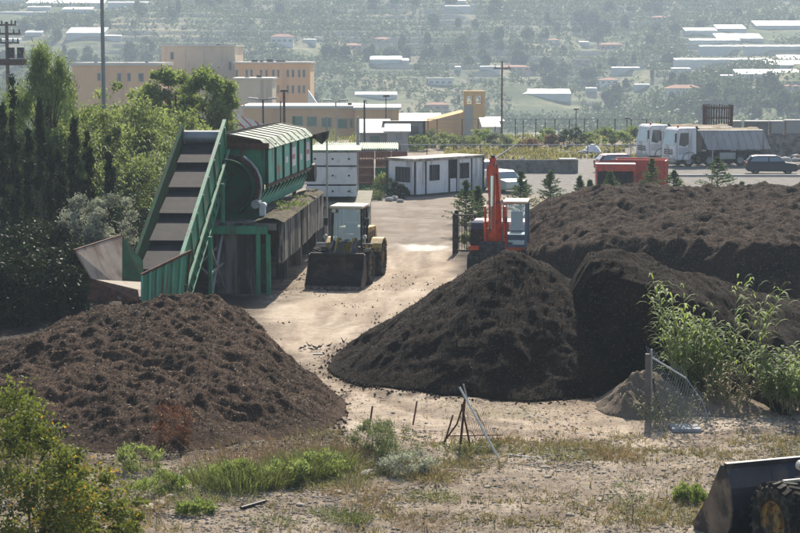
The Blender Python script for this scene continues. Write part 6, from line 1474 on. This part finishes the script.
for k in range(34): a = 2*math.pi*k/34; rr_ = 1.22; b = MB(); b.bar((rr_*math.cos(a), rr_*math.sin(a), zc0-.1), ((rr_+.05)*math.cos(a), (rr_+.05)*math.sin(a), zc1+random.uniform(-.05, .12)), .09); b.build('upright_bar', M_rust, cg)
for z in (zc0+.1, (zc0+zc1)/2, zc1-.25):
    b = MB(); b.lathe([(1.25, 0), (1.31, 0), (1.31, .07), (1.25, .07), (1.25, 0)], (0, 0, z), 40, 'z'); b.build('hoop', M_rust, cg)
b = MB(); b.b2((-1.4, -1.2, -.1), (1.4, 1.2, zc0-.11)); b.build('base_block', M_greyr, cg)
for i in range(26):
    px = random.uniform(776, 812); Y = random.uniform(141, 155); x = (px-400)*Y/F; w_ = random.uniform(.25, .7); rock('rubble_lump', 'broken lump in the rubble spread below the wall at the right edge', (x, Y, .15), (w_, w_*.7, w_*.5), 'rubble lumps at the right edge', M_greyr if i % 2 else mat('brown_lump', (.16, .11, .08), .9, var=.3, scale=3))
tp = MB(); X, Y, Q = grid(np.linspace(-.9, .9, 22), np.linspace(-.7, .7, 16)); Z = .75*np.maximum(0, 1-(X/.9)**2)*np.maximum(0, 1-(Y/.7)**2)+.12*fbm(X*3, Y*3, 3, 3)
p_ = at(592, 165); o = npmesh('white_tarpaulin', np.stack([X, Y, Z], -1).reshape(-1, 3), Q, M_whitep, loc=(p_[0], p_[1], p_[2])); tag(o, 'crumpled white blue tarpaulin heap among the shrubs by the boundary fence', 'tarpaulin')
for i, (px, Y, w_) in enumerate(((584, 164, .5), (580, 163.5, .35), (606, 165, .45), (560, 164, .6), (568, 163, .4), (523, 152, .5), (448, 155, .5), (395, 112, .35), (389, 111, .3), (400, 110, .25))):
    x, y, z = at(px, Y); rock('debris_lump', 'grey lump of debris lying on the waste ground beyond the yard' if Y > 120 else 'grey stone in the small rubble spill left of the office cabin', (x, y, z+.1), (w_, w_*.7, w_*.5), 'debris lumps on the waste ground' if Y > 120 else 'stones by the office cabin', M_greyr)

# ------------------------------------------------------------------ hillside: greenhouses, houses, trees
M_gh = mat('greenhouse_film', (.74, .76, .75), .55, var=.05, scale=.15, dirt=(.5, .53, .53), dirt_amt=.2, dscale=.3)
M_ghs = mat('greenhouse_side', (.50, .52, .50), .6, var=.1, scale=.3)
occupied = []
def greenhouse(label, x0, x1, yt, yb, spans=None, tilt=0):
    p = HP((x0+x1)/2, yb); s = F/p.y; Wd = (x1-x0)/s; rise = (yb-yt)/s
    wallh = 1.4; dep = max(4, min(40, (rise-wallh*.6)/.20)); sl = max(.05, (rise-wallh*.6)/dep)
    spans = spans or max(1, int(round(Wd/7)))
    zb = min(hzs(p.x-Wd/2, p.y), hzs(p.x+Wd/2, p.y), p.z)
    t = empty('greenhouse', label, 'greenhouse', (p.x-Wd/2, p.y, p.z), 0, 'greenhouses on the hillside')
    sw = Wd/spans
    b = MB()
    for k in range(spans):
        prof = [(k*sw, wallh), (k*sw+sw*.25, wallh+sw*.006), (k*sw+sw*.5, wallh+sw*.009), (k*sw+sw*.75, wallh+sw*.006), ((k+1)*sw, wallh)]
        v = [(x, -.2, z) for x, z in prof]+[(x, dep, z+sl*dep) for x, z in prof]; n = 5
        b.add(v, [(i, i+1, n+i+1, n+i) for i in range(4)])
    b.build('film_roof', M_gh, t)
    b = MB(); b.prism([(0, -4), (dep, -4), (dep, wallh+sl*dep-.02), (0, wallh-.02)], .02, Wd-.02, 'x'); b.build('side_wall', M_ghs, t)
    occupied.append((p.x-Wd/2-3, p.x+Wd/2+3, p.y-30, p.y+dep+4))
    return t
GH = [(26, 104, 1.5, 6.5, 'long white greenhouse at the very top left'), (0, 24, 0.5, 3, 'white greenhouse strip cut by the top left corner'), (27, 50, 9, 12, 'small white greenhouse below the long top left one'), (62, 92, 8.5, 13, 'white greenhouse right of the small one at top left'),
      (66, 104, 29, 37, 'blue white domed greenhouse left of the lamp column'), (98, 121, 37, 40, 'thin white greenhouse right of the lamp column'), (25, 42, 33, 37, 'pale greenhouse beside the utility pole'),
      (303, 316, 43.5, 46, 'tiny white greenhouse above the orange block'), (370, 402, 62.5, 68, 'white roofed greenhouse above the low orange wing'), (355, 397, 94, 99, 'scalloped white tunnel greenhouse above the lamp posts'), (514, 571, 92, 98.5, 'largest white greenhouse in the middle of the hillside'),
      (455, 461, 71, 73.5, 'tiny white greenhouse left of the power pole'), (480, 500, 74, 75.5, 'thin white strip greenhouse behind the power pole'), (579, 589, 44, 46.5, 'small white greenhouse high on the hill, centre right'), (685, 717, 31, 36, 'pale greenhouse left of the row at the top right'), (717, 746, 28, 34, 'greenhouse in the middle of the row at the top right'), (717, 763, 35, 42, 'greenhouse with grey side just below the top right row'), (756, 806, 23, 30, 'long bright greenhouse touching the right edge at the top'),
      (675, 772, 62.3, 66, 'long thin white greenhouse strip above the dark wood'), (737, 806, 72, 79, 'broad bright greenhouse above the dark wood at the right'), (766, 806, 64, 71, 'tilted bright greenhouse at the right edge, middle of three'), (780, 806, 56.5, 63, 'uppermost tilted greenhouse at the right edge'), (672, 691, 71, 73, 'small white greenhouse under the long thin strip'), (720, 738, 78, 81, 'small white greenhouse left of the broad bright one'),
      (400, 409, 64, 68, 'white greenhouse just right of the hill centre'), (635, 650, 90.5, 92.5, 'small white strip left of the white villa'), (586, 597, 92, 94, 'tiny white strip right of the largest greenhouse'), (445, 470, 8, 2+8.5, 'small bright strip at the top centre'), (458, 466, 1.5, 4, 'tiny bright strip at the very top centre')]
for a in GH: greenhouse(a[4], a[0], a[1], a[2], a[3])
def house(label, x0, x1, yt, yb, wm, rm, nw=3, hip=True):
    p = HP((x0+x1)/2, yb); s = F/p.y; Wd = (x1-x0)/s; H = (yb-yt)/s*(.72 if hip else .93); dep = max(5, Wd*.6)
    t = empty('hill_house', label, 'house', (p.x-Wd/2, p.y, p.z), 0, 'houses on the hillside')
    b = MB(); b.b2((0, 0, -4), (Wd, dep, H)); b.build('wall', wm, t)
    b = MB()
    if hip:
        r_ = min(Wd, dep)/2*.8; h2 = (yb-yt)/s-H
        b.add([(-.4, -.4, H+.003), (Wd+.4, -.4, H+.003), (Wd+.4, dep+.4, H+.003), (-.4, dep+.4, H+.003), (r_, dep/2, H+h2), (Wd-r_, dep/2, H+h2)], [(0, 1, 5, 4), (1, 2, 5), (2, 3, 4, 5), (3, 0, 4), (3, 2, 1, 0)])
    else: b.b2((-.3, -.3, H+.003), (Wd+.3, dep+.3, H+.35))
    b.build('roof', rm, t)
    for k in range(nw):
        u = Wd*(k+.5)/nw
        for z0 in ([H*.15, H*.58] if H > 5 else [H*.3]): f = MB(); f.b2((u-.65, -.06, z0), (u+.65, -.004, z0+min(1.7, H*.32))); f.build('window', M_glass, t)
    occupied.append((p.x-Wd/2-2, p.x+Wd/2+2, p.y-10, p.y+dep+2))
for a in [(690, 740, 44, 47.5, 'long greenhouse strip between the two upper rows at the right'), (745, 806, 47, 50.5, 'greenhouse strip at the right edge below the bright top one'), (700, 768, 52, 55, 'thin greenhouse strip above the long thin white one'), (0, 48, 13, 15.5, 'thin greenhouse strip at the left edge below the top row'), (108, 150, 3, 6, 'greenhouse just right of the lamp column top'), (0, 20, 40, 43, 'small greenhouse behind the utility pole'), (612, 640, 71, 73.5, 'narrow greenhouse in the fields left of the long thin strip')]: greenhouse(a[4], *a[:4])
HS = [(668, 702, 87, 99, M_whr, M_terr, 5, True, 'large white villa with terracotta roof at the left of the dark wood'), (271, 293, 36, 46, M_whr, M_terr, 4, True, 'white house with pinkish roof above the orange block'), (502, 530, 65.5, 71.5, M_pinkw, M_terr, 4, True, 'long pink house right of the power pole'), (600, 622, 43, 49.5, M_pinkw, M_terr, 4, True, 'pink house high on the hill, right of centre'), (652, 667, 19, 24, M_pinkw, M_terr, 3, True, 'small pink house near the top of the hill'),
      (600, 618, 81, 87, M_whr, M_terr, 3, True, 'white house above the boundary fence and left of the villa'), (428, 453, 80, 86.5, M_whr, M_roofw, 4, False, 'pale flat roofed house above the ochre tower'), (426, 449, 103, 110.5, M_pinkw, M_terr, 3, True, 'pale pink house just above the blue white hall roof'), (345, 362, 44, 50, M_pinkw, M_terr, 3, True, 'small pinkish house above the white roofed greenhouse'), (575, 590, 62, 66, M_pinkw, M_roofw, 2, False, 'small beige farm building in the fields of the hill'), (375, 390, 38, 44, M_pinkw, M_terr, 2, True, 'rosy house among trees near the hill centre'), (548, 560, 40, 45, M_whr, M_terr, 2, True, 'small white house in the upper centre fields'), (785, 800, 86, 91, M_whr, M_terr, 2, True, 'small white house by the right edge above the blocks')]
for a in HS: house(a[8], *a[:8])
# hill trees
def free(x, y): return not any(a < x < b and c < y < d for a, b, c, d in occupied)
protos = []
for k in range(7):
    h = 7.0; w_ = [2.6, 3.0, 3.4, 2.2, 1.3, 3.8, 2.9][k]
    n1, n2 = 22, 14; th_a = np.linspace(0, math.pi, n2+1)[:, None]; ph_a = np.linspace(0, 2*math.pi, n1+1)[None, :-1]
    vx = np.sin(th_a)*np.cos(ph_a); vy = np.sin(th_a)*np.sin(ph_a); vz = np.cos(th_a)*np.ones_like(ph_a)
    q_ = .62+.55*fbm(vx*2.1+k*3, vy*2.1+vz*2.3, 3, k)+.35*(fbm(vx*6+k, vy*6+vz*5, 2, k+7)-.5)
    V = np.stack([vx*q_*w_, vy*q_*w_, h*.5+vz*q_*h*.5], -1).reshape(-1, 3)
    Q = np.array([(i*n1+j, (i+1)*n1+j, (i+1)*n1+(j+1) % n1, i*n1+(j+1) % n1) for i in range(n2) for j in range(n1)])
    # leaf sprays standing on the crown surface, each sharing a vertex with it
    pick = r.integers(n1, len(V)-n1, 420); A = unit(V[pick]-[0, 0, h*.5]+r.normal(size=(420, 3))*1.2); B = unit(np.cross(A, r.normal(size=(420, 3))))
    p0 = V[pick]; L_ = .9*(.5+.8*r.random((420, 1))); b0 = len(V)
    NV = np.concatenate([p0+A*L_*.6+B*.35, p0+A*L_, p0+A*L_*.5-B*.35]); m_ = 420
    V = np.concatenate([V, NV]); Q = np.concatenate([Q, np.stack([pick, b0+np.arange(m_), b0+m_+np.arange(m_), b0+2*m_+np.arange(m_)], -1)])
    t = npmesh('hill_tree', V, Q, L_far, tint=np.clip(r.random(len(V))*.5+.25*(V[:, 2]/h), 0, 1))
    tag(t, 'rounded tree growing among the fields of the hazy hillside' if k != 4 else 'narrow dark cypress like tree on the hazy hillside', 'tree', 'round trees on the hillside' if k != 4 else 'narrow trees on the hillside'); protos.append(t)
placed = 0; used = set()
cand = []
while len(cand) < 285:
    px = r.uniform(-8, 808); py = r.uniform(3, 126); 
    p = HP(px, py)
    if p.y > 1040 or not free(p.x, p.y): continue
    d_ = float(fbm(np.array([p.x/60]), np.array([p.y/45]), 3, 61)[0])
    if r.random() > ss(.44, .58, d_)*.97+.03: continue
    cand.append(p)
for i, p in enumerate(cand):
    k = int(r.integers(0, 7)); 
    if k not in used: o = protos[k]; used.add(k)
    else: o = protos[k].copy(); COL.objects.link(o)
    s = r.uniform(.35, .62)+.4*r.random()**3; o.location = (p.x, p.y, p.z-.5); o.scale = (s*r.uniform(.9, 1.3), s, s*r.uniform(.8, 1.15)); o.rotation_euler = (0, 0, r.random()*6.28)
# scrub and woods as a mass
def woods(name, lab, n, x0, x1, y0, y1, dens, hmin, hmax, mt, cards=12, leaf=1.1):
    X = r.uniform(x0, x1, n); Y = r.uniform(y0, y1, n); kk = r.random(n) < dens(X, Y); X, Y = X[kk], Y[kk]
    m_ = np.ones(len(X), bool)
    for a, b, c, d in occupied: m_ &= ~((X > a) & (X < b) & (Y > c) & (Y < d))
    X, Y = X[m_], Y[m_]; n = len(X); h = r.uniform(hmin, hmax, n); Z = hz(X, Y)
    P = np.stack([X, Y, Z+h*.45], -1)[:, None]+r.normal(size=(n, cards, 3))*np.stack([h*.30, h*.30, h*.22], -1)[:, None]
    t0 = np.repeat(r.random(n), cards); P = P.reshape(-1, 3); A = unit(r.normal(size=P.shape)); sz = leaf*(.6+.8*r.random(len(P))); V, Q = leafquads(P, A, sz, sz*.75, r)
    o = npmesh(name, V, Q, mt, tint=np.repeat(np.clip(t0*.7+r.random(len(P))*.4, 0, 1), 4)); return tag(o, lab, 'vegetation', kind='stuff')
woods('hill_scrub', 'scrub and small trees covering the hazy hillside between the terraces', 46000, -260, 260, 570, 940, lambda X, Y: ss(.44, .60, fbm(X/42, Y/30, 4, 61))*.6+.40, 1.2, 4.0, L_far, 10, .95)
woods('hill_wood', 'dark continuous wood on the spur at the right of the hill', 5000, 80, 240, 545, 690, lambda X, Y: (np.exp(-((X-150)/58)**2-((Y-600)/50)**2) > .28)*.9, 3, 6, L_far, 16, 1.2)
woods('valley_wood', 'band of trees along the valley floor behind the yard buildings', 3500, -200, 220, 440, 600, lambda X, Y: ss(.40, .55, fbm(X/40, Y/40, 3, 81)), 3, 7, L_far, 14, 1.1)
